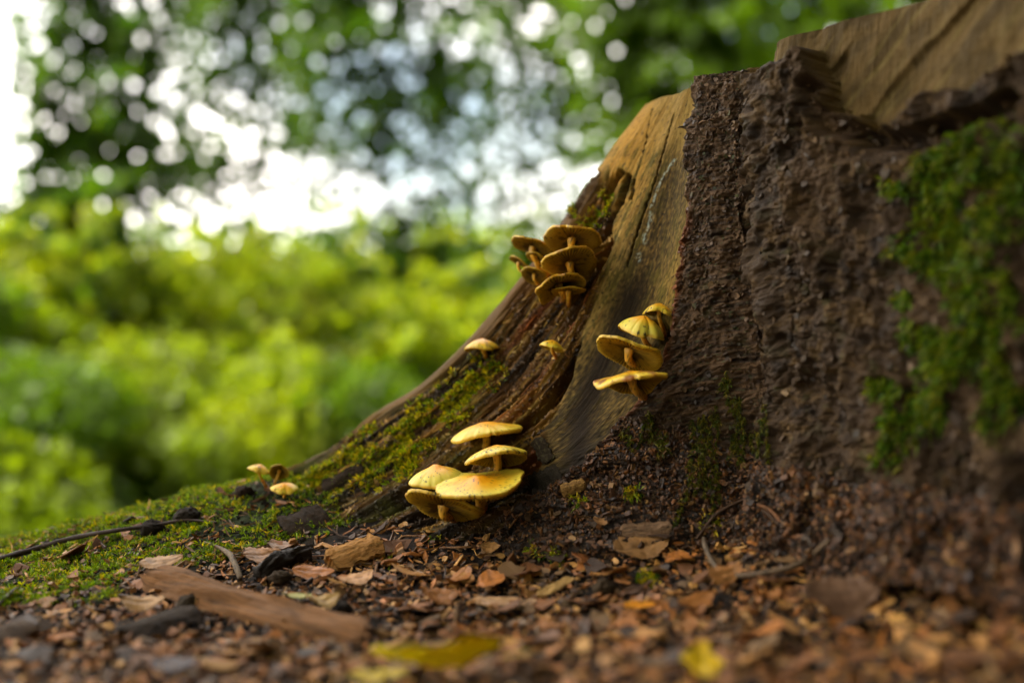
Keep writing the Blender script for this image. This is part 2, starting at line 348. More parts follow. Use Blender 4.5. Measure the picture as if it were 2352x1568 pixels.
tan = mixc(tan, (.075, .05, .022), np.clip(stain * (.75 + .9 * mot2), 0, 1) * .92)
tan = mixc(tan, (.05, .04, .03), ss(.45, .7, pn(U * 500, Vm * 350, 88)) * .8)
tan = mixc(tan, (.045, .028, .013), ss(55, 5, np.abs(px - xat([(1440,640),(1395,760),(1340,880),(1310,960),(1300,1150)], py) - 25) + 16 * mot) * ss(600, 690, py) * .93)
dd, _ = segdist(px + 2 * pn(U * 300, Vm * 200, 89), py, [(1552,365),(1520,415),(1498,470),(1488,520),(1480,545)])
tan = tan * (1 + .38 * fbm(U * 900, Vm * 330, 2, 84) + .25 * pn(wv * 1300, Vm * 90, 86))[..., None]; resin = ss(4, .8, dd) * ss(-.3, .2, pn(U * 700, Vm * 500, 90))
for q in ((1480,548),(1467,590),(1495,500)): resin = np.maximum(resin, ss(9, 2, np.hypot(px - q[0], (py - q[1]) * .5)) * ss(-.1, .3, pn(U * 900, Vm * 500, 91)))
tan = mixc(tan, (.62, .68, .78), resin * .6)
tan = mixc(tan, (.05, .035, .025), crack)
rc = np.zeros(S.shape) + (.16, .088, .032)
rc = mixc(rc, (.34, .20, .055), ss(0, .55, pn(wv * 210, Vm * 7, 92)) * .85)
rc = mixc(rc, (.04, .025, .015), ss(.0, .32, pn(wv * 260, Vm * 9, 93)) * .9)
rc = mixc(rc, (.24, .09, .03), ss(.1, .5, pn(wv * 120, Vm * 9, 94)) * ss(1000, 1300, px) * .8)
rc = mixc(rc, (.36, .25, .10), ss(.25, .6, pn(wv * 520, Vm * 26, 95)) * .8)
rc = mixc(rc, (.16, .17, .04), ss(-.1, .5, fbm(U * 60, Vm * 25, 3, 96)) * ss(1250, 1000, px) * .6)
rc = mixc(rc, (.23, .145, .08), plank * .8); rc = mixc(rc, (.15, .105, .085), plank * ss(0, .4, pn(wv * 160, Vm * 8, 97)) * .8)
bc = np.zeros(S.shape) + (.115, .075, .05)
bc = mixc(bc, (.27, .19, .15), ss(.1, .7, wr + .6 * lumps) * .7); bc = mixc(bc, (.045, .03, .022), ss(.1, .6, fbm(U * 90, Vm * 90, 3, 98)) * .75)
bc = mixc(bc, (.12, .13, .055), ss(.25, .6, fbm(U * 70, Vm * 70, 3, 99)) * .6); bc = mixc(bc, (.13, .19, .13), ss(.5, .65, pn(U * 420, Vm * 420, 100)) * .7)
bc = mixc(bc, (.33, .135, .04), ss(22, 2, np.abs(px - xat(L_BARK, py)) + 8 * lumps) * ss(430, 540, py) * .85)
b2 = np.zeros(S.shape) + (.17, .115, .07)
b2 = mixc(b2, (.33, .24, .15), ss(.0, .6, lumps + .8 * (cid2 - .5)) * .8); b2 = mixc(b2, (.06, .038, .024), ss(.0, .5, fbm(U * 80, Vm * 80, 3, 101)) * .75)
b2 = mixc(b2, (.15, .14, .05), ss(.2, .5, fbm(U * 50, Vm * 50, 3, 102)) * .5)
b2 = mixc(b2, (.30, .21, .15), ss(.0, .35, pn(U * 30 + .6 * pn(U * 30, Vm * 40, 59), Vm * 9, 58)) * .45); b2 = mixc(b2, (.22, .24, .15), ss(.3, .6, fbm(U * 110, Vm * 80, 3, 56)) * .6)
bc = lerp(bc, b2, lobe[..., None])
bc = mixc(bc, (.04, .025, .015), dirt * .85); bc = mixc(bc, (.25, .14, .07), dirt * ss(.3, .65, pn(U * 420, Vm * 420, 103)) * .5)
p2 = np.zeros(S.shape) + (.25, .172, .095)
gr = U * 320 + Vm * 260
p2 = mixc(p2, (.14, .095, .04), ss(-.1, .5, pn(gr * .22, Vm * 12 - U * 10, 104)) * .8); p2 = mixc(p2, (.31, .24, .13), ss(.1, .5, pn(gr * .5, Vm * 30, 105)) * .6)
p2 = mixc(p2, (.15, .105, .055), ss(-.1, .4, fbm(U * 45 + Vm * 20, Vm * 45, 4, 106)) * .7); p2 = mixc(p2, (.05, .04, .025), ss(.35, .6, fbm(U * 25, Vm * 30, 3, 107)) * .6)
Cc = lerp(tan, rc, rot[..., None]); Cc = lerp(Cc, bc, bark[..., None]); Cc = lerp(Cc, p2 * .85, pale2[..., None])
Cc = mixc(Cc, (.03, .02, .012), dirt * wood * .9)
Cc = Cc * (1 - (.38 + .14 * lobe) * bark)[..., None]; Cc = Cc * np.array((.98, 1.0, .98)) * np.array((1.06, .975, .84)) ** (1.6 * bark)[..., None]  # bark toned down; the extra lobe term puts right-side shade into its colour

stump = bpy.data.objects.new("tree_stump", None); COL.objects.link(stump); stump.location = (.45, .75, 0)
tag(stump, "big weathered sawn tree stump with flaring mossy root, stripped tan wood and rough dark bark", "tree stump")
OFF = np.array([.45, .75, 0.])
fs = gridfaces(NU, NV); fb = (bark[:-1, :-1] + bark[1:, 1:]) * .5
fl = (lobe[:-1, :-1] > .5); pf = (pale2[:-1, :-1] + pale2[1:, 1:]) * .5 > .5
def sub(name, mask, m):
    F = fs[mask]; used, inv = np.unique(F.ravel(), return_inverse=True)
    me = mesh(name, S2.reshape(-1, 3)[used] - OFF, [inv.reshape(-1, 4)[:, ::-1]], Cc.reshape(-1, 3)[used], True, np.stack([U.ravel(), Vm.ravel()], -1)[used])
    return link(name, me, stump, m)
sub("wood", (fb < .5) & ~fl & ~pf, M_WOOD)
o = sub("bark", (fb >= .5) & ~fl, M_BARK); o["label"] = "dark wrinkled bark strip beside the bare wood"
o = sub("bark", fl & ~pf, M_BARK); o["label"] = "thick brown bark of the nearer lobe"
o = sub("wood", fl & pf, M_WOOD); o["label"] = "pale stripped wood above the thick bark"
ring = S2[:, 0]; cen = np.array([.45, .78, .288]); rings = [ring]
for k in (.96, .8, .4, .02):
    r = cen + (ring - cen) * k; r[:, 2] = lerp(.288, ring[:, 2], k) + .003 * fbm(r[:, 0] * 40, r[:, 1] * 40, 3, 9); rings.append(r)
tv = np.array(rings); tcx = np.zeros(tv.shape) + (.33, .24, .13); rr = np.hypot(tv[..., 0] - .45, tv[..., 1] - .78)
tcx = mixc(tcx, (.2, .14, .08), ss(-.2, .5, np.sin(rr * 900)))
link("cut_top", mesh("cut_top", (tv - OFF).reshape(-1, 3), [gridfaces(5, NU).reshape(-1, 4)], tcx.reshape(-1, 3), True, tv.reshape(-1, 3)[:, :2]), stump, M_WOOD)

# coarse copies for ray casts
su, sv = slice(0, NU, 3), slice(0, NV, 3); SS = S2[su, sv]
BV = BVHTree.FromPolygons([Vector(p) for p in SS.reshape(-1, 3)], gridfaces(SS.shape[0], SS.shape[1]).reshape(-1, 4).tolist())
gi = np.where((gx > -.8) & (gx < .8))[0][::2]; gj = np.where((gy > .1) & (gy < 1.2))[0][::2]; GG = gv[np.ix_(gi, gj)]
BG = BVHTree.FromPolygons([Vector(p) for p in GG.reshape(-1, 3)], gridfaces(GG.shape[0], GG.shape[1]).reshape(-1, 4).tolist())
CAMV = Vector((0, 0, CAM_H))
def hit(x, y, which="both"):
    d = (Vector(P2W(x, y, 1.0)) - CAMV).normalized(); best = None
    for nm, B in (("stump", BV), ("ground", BG)):
        if which in ("both", nm):
            h = B.ray_cast(CAMV, d, 3)
            if h[0] is not None and (best is None or h[3] < best[2]):
                n = h[1] if h[1].dot(d) < 0 else -h[1]; best = (h[0], n, h[3])
    return best

# ------------------------------------------------------------------ mushrooms
IMG_UP = Vector((0, -SP, CP)); IMG_R = Vector((1, 0, 0)); FWD = Vector((0, CP, SP))
def mushroom(label, group, cx, cy, hw, e, roll, dome, base, off=.8, wave=.08, notch=None, up=0, umbo=.06, pale=0., dirtc=.2, seed=0, stem_r=.13, dd=0., droop=0., brown=0.):
    r_ = np.random.default_rng(100 + seed); dome = dome * 1.08 + .03
    h = hit(*base) or hit(base[0] + 5, base[1] + 12)
    bp = h[0]; dep = (bp - CAMV).dot(FWD) + dd
    R = hw / K * dep; cdp = dep - off * R; R = hw / K * cdp
    C = Vector(P2W(cx, cy, cdp)); toc = (CAMV - C).normalized(); a = math.radians(roll)
    upi = (IMG_UP * math.cos(a) + IMG_R * math.sin(a)); upi = (upi - toc * upi.dot(toc)).normalized()
    ax = (toc * e + upi * math.sqrt(1 - e * e)).normalized()
    xa = (IMG_R - ax * IMG_R.dot(ax)).normalized(); ya = ax.cross(xa)
    root = bpy.data.objects.new("mushroom", None); COL.objects.link(root); root.location = bp; tag(root, label, "mushroom", group)
    NG = int(np.clip(R * 2700, 30, 64)); nth = NG * 4; th = np.arange(nth) / nth * 2 * np.pi; nr = 20
    rr = (np.linspace(0, 1, nr)**.8)[None]; T = th[:, None]
    ph = r_.uniform(0, 6.28, 8)
    wave *= 1.45; wv = wave * (np.cos(2 * T + ph[0]) + .8 * np.cos(3 * T + ph[1]) + .35 * np.cos(5 * T + ph[2]) + .07 * np.cos(9 * T + ph[3]) + .04 * np.cos(15 * T + ph[7])) * .6
    rad = 1 + .06 * np.cos(2 * T + ph[4]) + .03 * np.cos(3 * T + ph[5]) + .018 * np.cos(7 * T + ph[6]) + .012 * np.cos(13 * T + ph[0]) + .006 * np.cos(29 * T + ph[1])
    if notch:
        for na, nd, nw in notch:
            q = np.exp(-((np.angle(np.exp(1j * (T - math.radians(na))))) / nw)**2); rad = rad * (1 - nd * q); wv = wv + .5 * nd * q
    def top(r):
        return dome * ((1 - r**2.1)**.85 if dome > .25 else (1 - r**1.6)) + umbo * np.exp(-(r / .22)**2) + wv * r**2.6 + up * r**4 * (.6 + .6 * np.cos(T - math.radians(10))) - droop * r**6
    zt = top(rr); X = rr * rad * np.cos(T); Y = rr * rad * np.sin(T)
    zt = zt + .006 * fbm(X * 5 + seed, Y * 5, 3, seed) * ss(0, .3, rr)
    A = np.stack([np.broadcast_to(X, zt.shape), np.broadcast_to(Y, zt.shape), zt], -1) * R
    # rounded margin
    lip = A[:, -1].copy(); lip2 = lip.copy(); lip2[:, 2] -= .075 * R; lip2[:, :2] *= .985; lip1 = lip.copy(); lip1[:, 2] -= .036 * R; lip1[:, :2] *= 1.006
    A = np.concatenate([A, lip1[:, None], lip2[:, None]], 1)
    rb = np.linspace(.985, .10, 16)[None]; tk = .075 + .16 * (1 - rb)**.7 * (dome + .25) + .03 * ss(1, .8, rb)
    gl = .5 + .5 * np.cos(NG * T); gl2 = .5 + .5 * np.cos(2 * NG * T + 1)
    lam = (.070 * gl + .018 * gl2 * ss(.35, .7, rb)) * ss(1., .93, rb) * ss(.08, .2, rb)
    zb = top(rb) - tk - lam + .03
    B = np.stack([rb * rad * np.cos(T) * 1., rb * rad * np.sin(T), zb + 0 * T], -1) * R
    B[:, 0] = lip2
    M = Matrix((xa, ya, ax)).transposed(); Mn = np.array(M); off_ = np.array(C - bp)
    tw = lambda V: V @ Mn.T + off_
    def wrapfaces(n, m):
        i = np.arange(n * m).reshape(n, m); j = np.roll(i, -1, 0)
        return np.stack([i[:, :-1], j[:, :-1], j[:, 1:], i[:, 1:]], -1).reshape(-1, 4)
    # cap colour: orange centre, yellow shoulder, pale margin
    ra = np.concatenate([rr, [[1.01, 1.02]]], 1) + 0 * T; nn = fbm(A[..., 0] / R * 2.2 + seed, A[..., 1] / R * 2.2, 3, seed + 3)
    dome_ = dome; c = np.zeros(A.shape) + (.78, .42, .012)
    c = mixc(c, (.75, .47, .04), ss(.08, .50, ra + .22 * nn)); c = mixc(c, (.70, .58, .18), ss(.45, 1.0, ra + .2 * nn)); c = mixc(c, (.66, .60, .28), ss(.3, .95, ra + .1 * nn) * pale)
    c = mixc(c, (.30, .12, .04), ss(.2, .6, nn + .3) * brown)
    c = mixc(c, (.55, .28, .05), ss(.985, 1.0, ra) * .35)
    sp = ss(.42, .55, pn(A[..., 0] * 700, A[..., 1] * 700, seed + 9) + .35 * (pn(A[..., 0] / R * 2, A[..., 1] / R * 2, seed + 1) - .5 + dirtc * 1.6))
    c = mixc(c, (.045, .03, .02), sp * .9)
    c = c * (1, .96, .62)
    cap = link("cap", mesh("cap", tw(A.reshape(-1, 3)), [wrapfaces(nth, A.shape[1])], c.reshape(-1, 3)), root, M_CAP)
    rbb = rb + 0 * T; g = np.zeros(B.shape) + (.68, .48, .12)
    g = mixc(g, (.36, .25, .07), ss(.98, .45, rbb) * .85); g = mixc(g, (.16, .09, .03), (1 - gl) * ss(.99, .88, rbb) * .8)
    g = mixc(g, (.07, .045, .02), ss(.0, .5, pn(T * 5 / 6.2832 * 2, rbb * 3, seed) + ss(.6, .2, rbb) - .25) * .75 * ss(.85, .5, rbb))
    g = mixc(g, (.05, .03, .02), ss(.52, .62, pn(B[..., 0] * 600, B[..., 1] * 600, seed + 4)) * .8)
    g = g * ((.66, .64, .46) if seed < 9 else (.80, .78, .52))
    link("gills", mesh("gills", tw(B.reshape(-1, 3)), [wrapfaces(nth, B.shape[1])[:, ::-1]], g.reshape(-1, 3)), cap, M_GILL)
    # stem
    p0 = off_ + np.array(ax) * R * (dome * .75 - .05); p3 = np.array(h[1]) * -.003; Lq = np.linalg.norm(p3 - p0)
    p1 = p0 - np.array(ax) * Lq * .45; p2 = p3 + (np.array((0, 0, 1.)) * .5 + np.array(h[1]) * .35) * Lq * .4
    q = np.linspace(0, 1, 22)[:, None]; cv = (1 - q)**3 * p0 + 3 * q * (1 - q)**2 * p1 + 3 * q * q * (1 - q) * p2 + q**3 * p3
    tg = np.gradient(cv, axis=0); tg /= np.linalg.norm(tg, axis=1, keepdims=True); n1 = np.cross(tg, (0, 1, .2)); n1 /= np.linalg.norm(n1, axis=1, keepdims=True); n2 = np.cross(tg, n1)
    ns = 20; an = np.arange(ns) / ns * 2 * np.pi
    rs = R * stem_r * (1.25 - .35 * ss(0, .15, q) + .25 * ss(.5, 1, q))[:, :, None] * (1 + .05 * np.cos(3 * an + 2)[None, :, None] + .03 * pn(an * 2, q * 9, seed)[:, :, None])
    SV = cv[:, None] + rs * (np.cos(an)[None, :, None] * n1[:, None] + np.sin(an)[None, :, None] * n2[:, None])
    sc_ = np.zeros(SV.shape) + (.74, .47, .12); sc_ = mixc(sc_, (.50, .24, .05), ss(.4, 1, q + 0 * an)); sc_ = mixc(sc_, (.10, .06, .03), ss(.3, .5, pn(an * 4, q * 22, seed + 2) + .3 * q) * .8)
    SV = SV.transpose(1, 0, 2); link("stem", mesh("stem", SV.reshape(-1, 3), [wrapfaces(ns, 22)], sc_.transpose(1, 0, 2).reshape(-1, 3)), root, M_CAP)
    return root
UG, RG, LG, FG = "mushrooms in the upper cluster on the stump edge", "mushrooms in the column beside the bark strip", "mushrooms in the tiered cluster at the stump foot", "small mushrooms on the mossy root"
mushroom("top mushroom of the upper cluster, broad gilled cap notched at its upper edge", UG, 1314,546,67,-.46,8,.06,(1318,612),1.2,.05,[(250,.30,.10),(215,.06,.5)],seed=1,dirtc=.2,brown=.5)
mushroom("wide gilled mushroom directly below the notched top one, short thick stem showing", UG, 1308,602,66,-.52,-9,.04,(1314,648),1.25,.05,seed=2,dirtc=.2,brown=.5)
mushroom("mushroom seen against the white sky at the left of the upper cluster, wavy tilted cap", UG, 1224,567,49,-.42,22,.08,(1268,640),.6,.12,seed=3,dd=.0,brown=.6)
mushroom("small half hidden mushroom squeezed between the wavy left cap and the wide gilled one", UG, 1231,590,25,-.38,20,.12,(1266,650),1.,.06,seed=4)
mushroom("outermost mushroom tip of the upper cluster, pointing left against the sky", UG, 1192,601,25,-.25,30,.05,(1240,655),.4,.05,seed=5)
mushroom("round cupped mushroom at the lower left of the upper cluster, gills facing out", UG, 1226,632,28,-.72,15,.15,(1245,668),1.1,.08,seed=6)
mushroom("long drooping mushroom with folded rim, second from the bottom of the upper cluster", UG, 1284,656,61,-.32,-20,.14,(1296,694),1.0,.16,[(265,.14,.2)],seed=7,brown=.6)
mushroom("lowest mushroom of the upper cluster, small flat cap on a thin curved stem", UG, 1305,667,39,-.25,-2,.08,(1306,704),1.2,.05,seed=8,stem_r=.16,brown=.6)
mushroom("orange domed mushroom at the top of the column beside the bark strip", RG, 1512,722,38,-.12,9,.56,(1531,772),1.0,.07,[(265,.15,.25)],seed=9,stem_r=.14)
mushroom("cream yellow mushroom with folded front rim, second from top beside the bark", RG, 1472,764,53,.06,14,.62,(1491,806),.9,.07,[(285,.16,.16)],seed=10,pale=.8,dirtc=.12)
mushroom("large yellow orange mushroom with open gills in the middle of the column beside the bark", RG, 1444,809,78,-.40,17,.20,(1468,852),1.05,.07,[(268,.07,.12)],seed=11,dirtc=.1)
mushroom("lowest mushroom of the column beside the bark, brown topped with a long upturned rim", RG, 1452,877,81,-.16,-7,.22,(1477,916),1.05,.13,[(268,.09,.10)],seed=12,brown=.9,dirtc=.3)
mushroom("small single mushroom alone on the rotten wood between the clusters", "single mushrooms on the wood", 1266,799,30,-.12,15,.50,(1281,826),1.1,.05,seed=13,stem_r=.15,dirtc=.05)
mushroom("single orange mushroom at the outer edge of the root, below the upper cluster", "single mushrooms on the wood", 1107,799,41,.0,-3,.42,(1118,826),.8,.06,seed=14,brown=.25)
mushroom("top mushroom of the tiered cluster, smooth orange cap with an upturned right edge", LG, 1118,1003,78,.03,-7,.36,(1116,1040),.9,.05,[(282,.05,.06)],up=.16,seed=15,umbo=.03,dirtc=.02)
mushroom("dirt speckled mushroom on a sturdy stem, second tier of the lower cluster", LG, 1142,1052,77,-.16,-7,.29,(1143,1090),1.0,.05,seed=16,pale=.25,dirtc=.42)
mushroom("smooth pale mushroom with orange peak, left in the lower tiered cluster", LG, 1003,1100,67,.20,-7,.36,(1040,1140),.8,.04,seed=17,pale=.9,dirtc=.0,umbo=.10)
mushroom("widest mushroom of the lower cluster, flat yellow cap with an orange centre", LG, 1100,1113,108,.24,-4,.09,(1106,1172),.82,.05,seed=18,pale=.3,dirtc=.30,up=.12,umbo=.09)
mushroom("lowest mushroom of the tiered cluster, pale gills turned to the viewer under the widest cap", LG, 1020,1157,91,-.26,13,.03,(1046,1196),.95,.05,seed=19,brown=.7,dirtc=.2,pale=.3)
mushroom("tallest of the three small mushrooms on the mossy root, bright orange dome", FG, 594,1082,27,.05,16,.48,(614,1118),.9,.08,[(300,.2,.3)],seed=20,dirtc=0)
mushroom("small mushroom with a dark hollow underside, behind the bright dome on the mossy root", FG, 641,1084,23,-.72,5,.35,(625,1120),.9,.05,seed=21,brown=.4)
mushroom("low round cap nestled in moss at the foot of the two small root mushrooms", FG, 653,1122,30,.38,2,.34,(655,1142),.8,.09,[(290,.16,.25)],seed=22,dirtc=0)

# ------------------------------------------------------------------ scatter helpers
def frames(n3, r):
    """random tangent frame per normal"""
    a = r.normal(size=n3.shape); t = np.cross(n3, a); t /= np.linalg.norm(t, axis=1, keepdims=True); return t, np.cross(n3, t)
def flake_batch(P, Nn, size, asp, thick, colr, r, tilt=.35, k=6, bend=.25):
    """flat angular chips with thickness: returns V, [top, bottom, sides], col"""
    n = len(P); Nn = Nn + r.normal(size=Nn.shape) * tilt; Nn /= np.linalg.norm(Nn, axis=1, keepdims=True); t, b = frames(Nn, r)
    an = (np.arange(k)[None] + r.uniform(-.3, .3, (n, k))) / k * 2 * np.pi; rad = r.uniform(.55, 1.15, (n, k))
    x = np.cos(an) * rad * size[:, None]; y = np.sin(an) * rad * (size * asp)[:, None]; z = bend * (x * x) / size[:, None] * r.uniform(-1, 1, (n, 1)) + r.uniform(-.06, .06, (n, k)) * size[:, None]
    top = P[:, None] + x[..., None] * t[:, None] + y[..., None] * b[:, None] + z[..., None] * Nn[:, None]
    bot = top - Nn[:, None] * (thick * size)[:, None, None]
    V = np.concatenate([top, bot], 1); i = np.arange(n)[:, None] * 2 * k; a = np.arange(k)[None]
    F1 = i + a; F2 = i + k + a[:, ::-1]; a2 = (a + 1) % k
    F3 = np.stack([i + a, i + k + a, i + k + a2, i + a2], -1).reshape(-1, 4)
    return V.reshape(-1, 3), [F1, F2, F3], np.repeat(colr, 2 * k, 0)
PAL = np.array((1.0, .90, .68)) * np.array([(.38,.21,.10),(.30,.16,.08),(.46,.29,.16),(.22,.12,.065),(.14,.08,.05),(.09,.055,.04),(.42,.22,.09),(.50,.34,.20),(.26,.18,.13),(.20,.14,.11)])
def palette(n, r, p=None): return PAL[r.choice(len(PAL), n, p=p)] * r.uniform(.7, 1.2, (n, 1))
def gnormal(X, Y):
    e = .002; zx = (ground_z(X + e, Y) - ground_z(X - e, Y)) / (2 * e); zy = (ground_z(X, Y + e) - ground_z(X, Y - e)) / (2 * e)
    n = np.stack([-zx, -zy, np.ones_like(zx)], -1); return n / np.linalg.norm(n, axis=1, keepdims=True)
def moss_amount(X, Y):
    x, y, d = W2P(np.stack([X, Y, ground_base(X, Y)], -1))
    return ss(18, -18, y - np.interp(x, [p[0] for p in MOSS_LINE], [p[1] for p in MOSS_LINE]) + 22 * fbm(X * 40, Y * 40, 2, 8)) * ss(930, 800, x)

# litter: mass
def stuff(name, parts, m, label, cat, smooth=False, parent=None):
    V = []; Fs = []; Cs = []; o = 0
    for v, f, c in parts:
        V.append(v); Cs.append(c); Fs += [x + o for x in f]; o += len(v)
    ob = link(name, mesh(name, np.concatenate(V), Fs, np.concatenate(Cs), smooth), parent, m); ob["kind"] = "stuff"
    if label: ob["label"] = label
    if not parent and cat: ob["category"] = cat
    return ob
n = 38000; X = rng.uniform(-.42, .36, n); Y = .21 + .55 * rng.uniform(0, 1, n)**.9
qx_, qy_, _ = W2P(np.stack([X, Y, ground_base(X, Y)], -1)); open_ = ss(1215, 1300, qy_ + 30 * fbm(X * 30, Y * 30, 2, 141)) * .8 + .2; keep = (moss_amount(X, Y) < rng.uniform(.15, 1.6, n)) & (rng.uniform(0, 1, n) < open_); X, Y = X[keep], Y[keep]; n = len(X)
sz = rng.lognormal(math.log(.0018), .55, n).clip(.0008, .0065); P0 = np.stack([X, Y, ground_z(X, Y) + .0008 + rng.uniform(0, .0016, n)], -1)
lit = [flake_batch(P0, gnormal(X, Y), sz, rng.uniform(.3, 1, n), rng.uniform(.08, .4, n), palette(n, rng), rng, .4)]
n = 5000; X = rng.uniform(-.42, .36, n); Y = rng.uniform(.22, .74, n); P0 = np.stack([X, Y, ground_z(X, Y) + .0018], -1)      # needles and splinters
lit.append(flake_batch(P0, gnormal(X, Y), rng.uniform(.003, .009, n), rng.uniform(.05, .13, n), rng.uniform(.06, .1, n), palette(n, rng) * 1.1, rng, .25, bend=.5))
stuff("leaf_litter", lit, M_CHIP, "mass of small brown leaf and bark crumbs covering the soil", "leaf litter")
n = 9000; X = rng.uniform(-.4, .36, n); Y = rng.uniform(.25, .7, n); P0 = np.stack([X, Y, ground_z(X, Y) + .0005], -1)
stuff("soil_crumbs", [flake_batch(P0, gnormal(X, Y), rng.uniform(.0008, .0028, n), rng.uniform(.7, 1, n), rng.uniform(.8, 1.4, n), np.array([(.035, .024, .017)]) * rng.uniform(.5, 2.2, (n, 1)), rng, .6)], M_SOIL, "dark soil crumbs between the leaf pieces", "soil crumbs")

# 300 larger chips and leaf pieces, one object each
shapes = []
for k in range(14):
    r = np.random.default_rng(500 + k); kk = 9
    V, F, _ = flake_batch(np.zeros((1, 3)), np.array([[0, 0, 1.]]), np.array([1.]), np.array([r.uniform(.35, .9)]), np.array([.06 if k % 2 else .16]), np.zeros((1, 3)), r, .0, kk, .45)
    c = PAL[k % len(PAL)] * np.ones((len(V), 1)); c = c * (1 + .2 * pn(V[:, :1] * 3, V[:, 1:2] * 3, k)); me = mesh("leaf_fragment", V, F, c, False); me.materials.append(M_CHIP); shapes.append(me)
LMK = [(380,1335,"the leaf covered strip end"),(560,1385,"the middle of the bark strip"),(800,1470,"the right end of the bark strip"),(822,1295,"the torn wood chunk"),(1278,1365,"the peg shaped chip"),(1475,1280,"the veined tan leaf"),(1612,1532,"the lobed yellow leaf"),
 (1040,1560,"the big yellow leaf"),(1800,1345,"the grey curved twig"),(160,1262,"the long dark twig"),(650,1318,"the blackish stick end"),(1160,1393,"the pale torn chip"),(1468,1412,"the orange yellow leaf"),(1935,1425,"the big dull brown leaf"),(40,1470,"the corner bark flake"),
 (1100,1240,"the tiered mushrooms"),(1342,1304,"the rounded orange leaf piece"),(370,1450,"the blurred dark flake"),(1630,1290,"the short grey twig"),(1912,1342,"the pale green bud"),(950,1330,"the dark round bud"),(2200,1330,"the shaded corner"),(2200,1500,"the lower right corner"),(330,1412,"the tan curled leaf"),(700,1230,"the leaning bark plate"),(600,1545,"the dark red leaf"),(1350,1480,"the blurred middle front"),(1800,1530,"the blurred right front")]
placed = 0; rr_ = random.Random(5)
while placed < 290:
    x = rr_.uniform(0, 2352); y = rr_.uniform(1235, 1560)
    h = hit(x, y, "ground")
    if not h: continue
    X0, Y0 = h[0].x, h[0].y
    if moss_amount(np.array([X0]), np.array([Y0]))[0] > .5 and rr_.random() < .75: continue
    if 280 < x < 900 and 1290 < y < 1490: continue
    me = shapes[rr_.randrange(14)]; o = bpy.data.objects.new("leaf_fragment" if me is shapes[0] or True else "", me); COL.objects.link(o)
    s = min(.0150, rr_.lognormvariate(math.log(.0060), .35)); o.scale = (s, s, s)
    nn = Vector(gnormal(np.array([X0]), np.array([Y0]))[0]) + Vector((rr_.gauss(0, .22), rr_.gauss(0, .22), 0)); o.rotation_euler = (nn.to_track_quat('Z', 'Y') @ Vector((0, 0, 1)).to_track_quat('Z', 'Y')).to_euler()
    o.rotation_euler.rotate_axis('Z', rr_.uniform(0, 6.28)); o.location = (X0, Y0, float(ground_z(np.array([X0]), np.array([Y0]))[0]) + .002 + .18 * s)
    lm = min(LMK, key=lambda q: (q[0] - x)**2 + 2.2 * (q[1] - y)**2); dx, dy = x - lm[0], y - lm[1]
    dr_ = ("right of" if dx > 0 else "left of") if abs(dx) > 1.3 * abs(dy) else ("before" if dy > 0 else "behind"); far_ = "close" if math.hypot(dx, dy) < 55 else "farther"
    if dr_ in ("before", "behind"): far_ = "just" if far_ == "close" else "further"
    ci = shapes.index(me) % len(PAL); cn = ["russet","rusty","tan","brown","dark brown","blackish","orange brown","pale tan","grey brown","dull brown"][ci]
    tag(o, "%s %s leaf fragment %s %s %s" % ("large" if s > .0074 else "small" if s < .0052 else "medium", cn, far_, dr_, lm[2]), "leaf fragment", "dead leaf fragments in the litter"); placed += 1

# crumbs and flakes clinging to the bark (a part of the stump)
def pick(mask, n, r):
    f = np.flatnonzero(mask.ravel()); i = f[r.integers(0, len(f), n)]; return S2.reshape(-1, 3)[i], nrm.reshape(-1, 3)[i], px.ravel()[i], py.ravel()[i], Cc.reshape(-1, 3)[i]
fr = (py > 60) & (py < 1450) & (px < 2420)
Pq, Nq, qx, qy, qc = pick((bark > .6) & (lobe < .5) & fr & (dirt < .5), 1500, rng); n = len(Pq)
fl1 = flake_batch(Pq + Nq * .0002, Nq, rng.uniform(.0007, .0026, n), rng.uniform(.3, .9, n), rng.uniform(.1, .4, n), qc * rng.uniform(.7, 1.5, (n, 1)), rng, .5)
Pq, Nq, qx, qy, qc = pick((bark > .6) & (lobe > .5) & fr, 700, rng); n = len(Pq)
fl2 = flake_batch(Pq + Nq * .0003, Nq, rng.uniform(.001, .0038, n), rng.uniform(.4, 1, n), rng.uniform(.2, .5, n), qc * rng.uniform(.6, 1.7, (n, 1)), rng, .5)
Pq, Nq, qx, qy, qc = pick((dirt > .35) & fr & (bark > .3), 17000, rng); n = len(Pq)
fl3 = flake_batch(Pq + Nq * .0004, Nq, rng.lognormal(math.log(.0013), .45, n).clip(.0006, .0045), rng.uniform(.25, 1, n), rng.uniform(.2, .8, n), palette(n, rng, [.12,.12,.06,.16,.16,.16,.08,.03,.05,.06]) * .55, rng, .6)
Pq, Nq, qx, qy, qc = pick((rot > .6) & fr & (plank < .3) & (px > 760), 7500, rng); n = len(Pq)
fl4 = flake_batch(Pq + Nq * .0002, Nq, rng.uniform(.0006, .0026, n), rng.uniform(.15, .6, n), rng.uniform(.15, .6, n), qc * rng.uniform(.5, 1.8, (n, 1)), rng, .5)
def rel(b): return (b[0] - OFF, b[1], b[2])
stuff("bark_flakes", [rel(fl1), rel(fl2)], M_CHIP, None, None, False, stump)
stuff("rotten_crumbs", [rel(fl3), rel(fl4)], M_CHIP, None, None, False, stump)
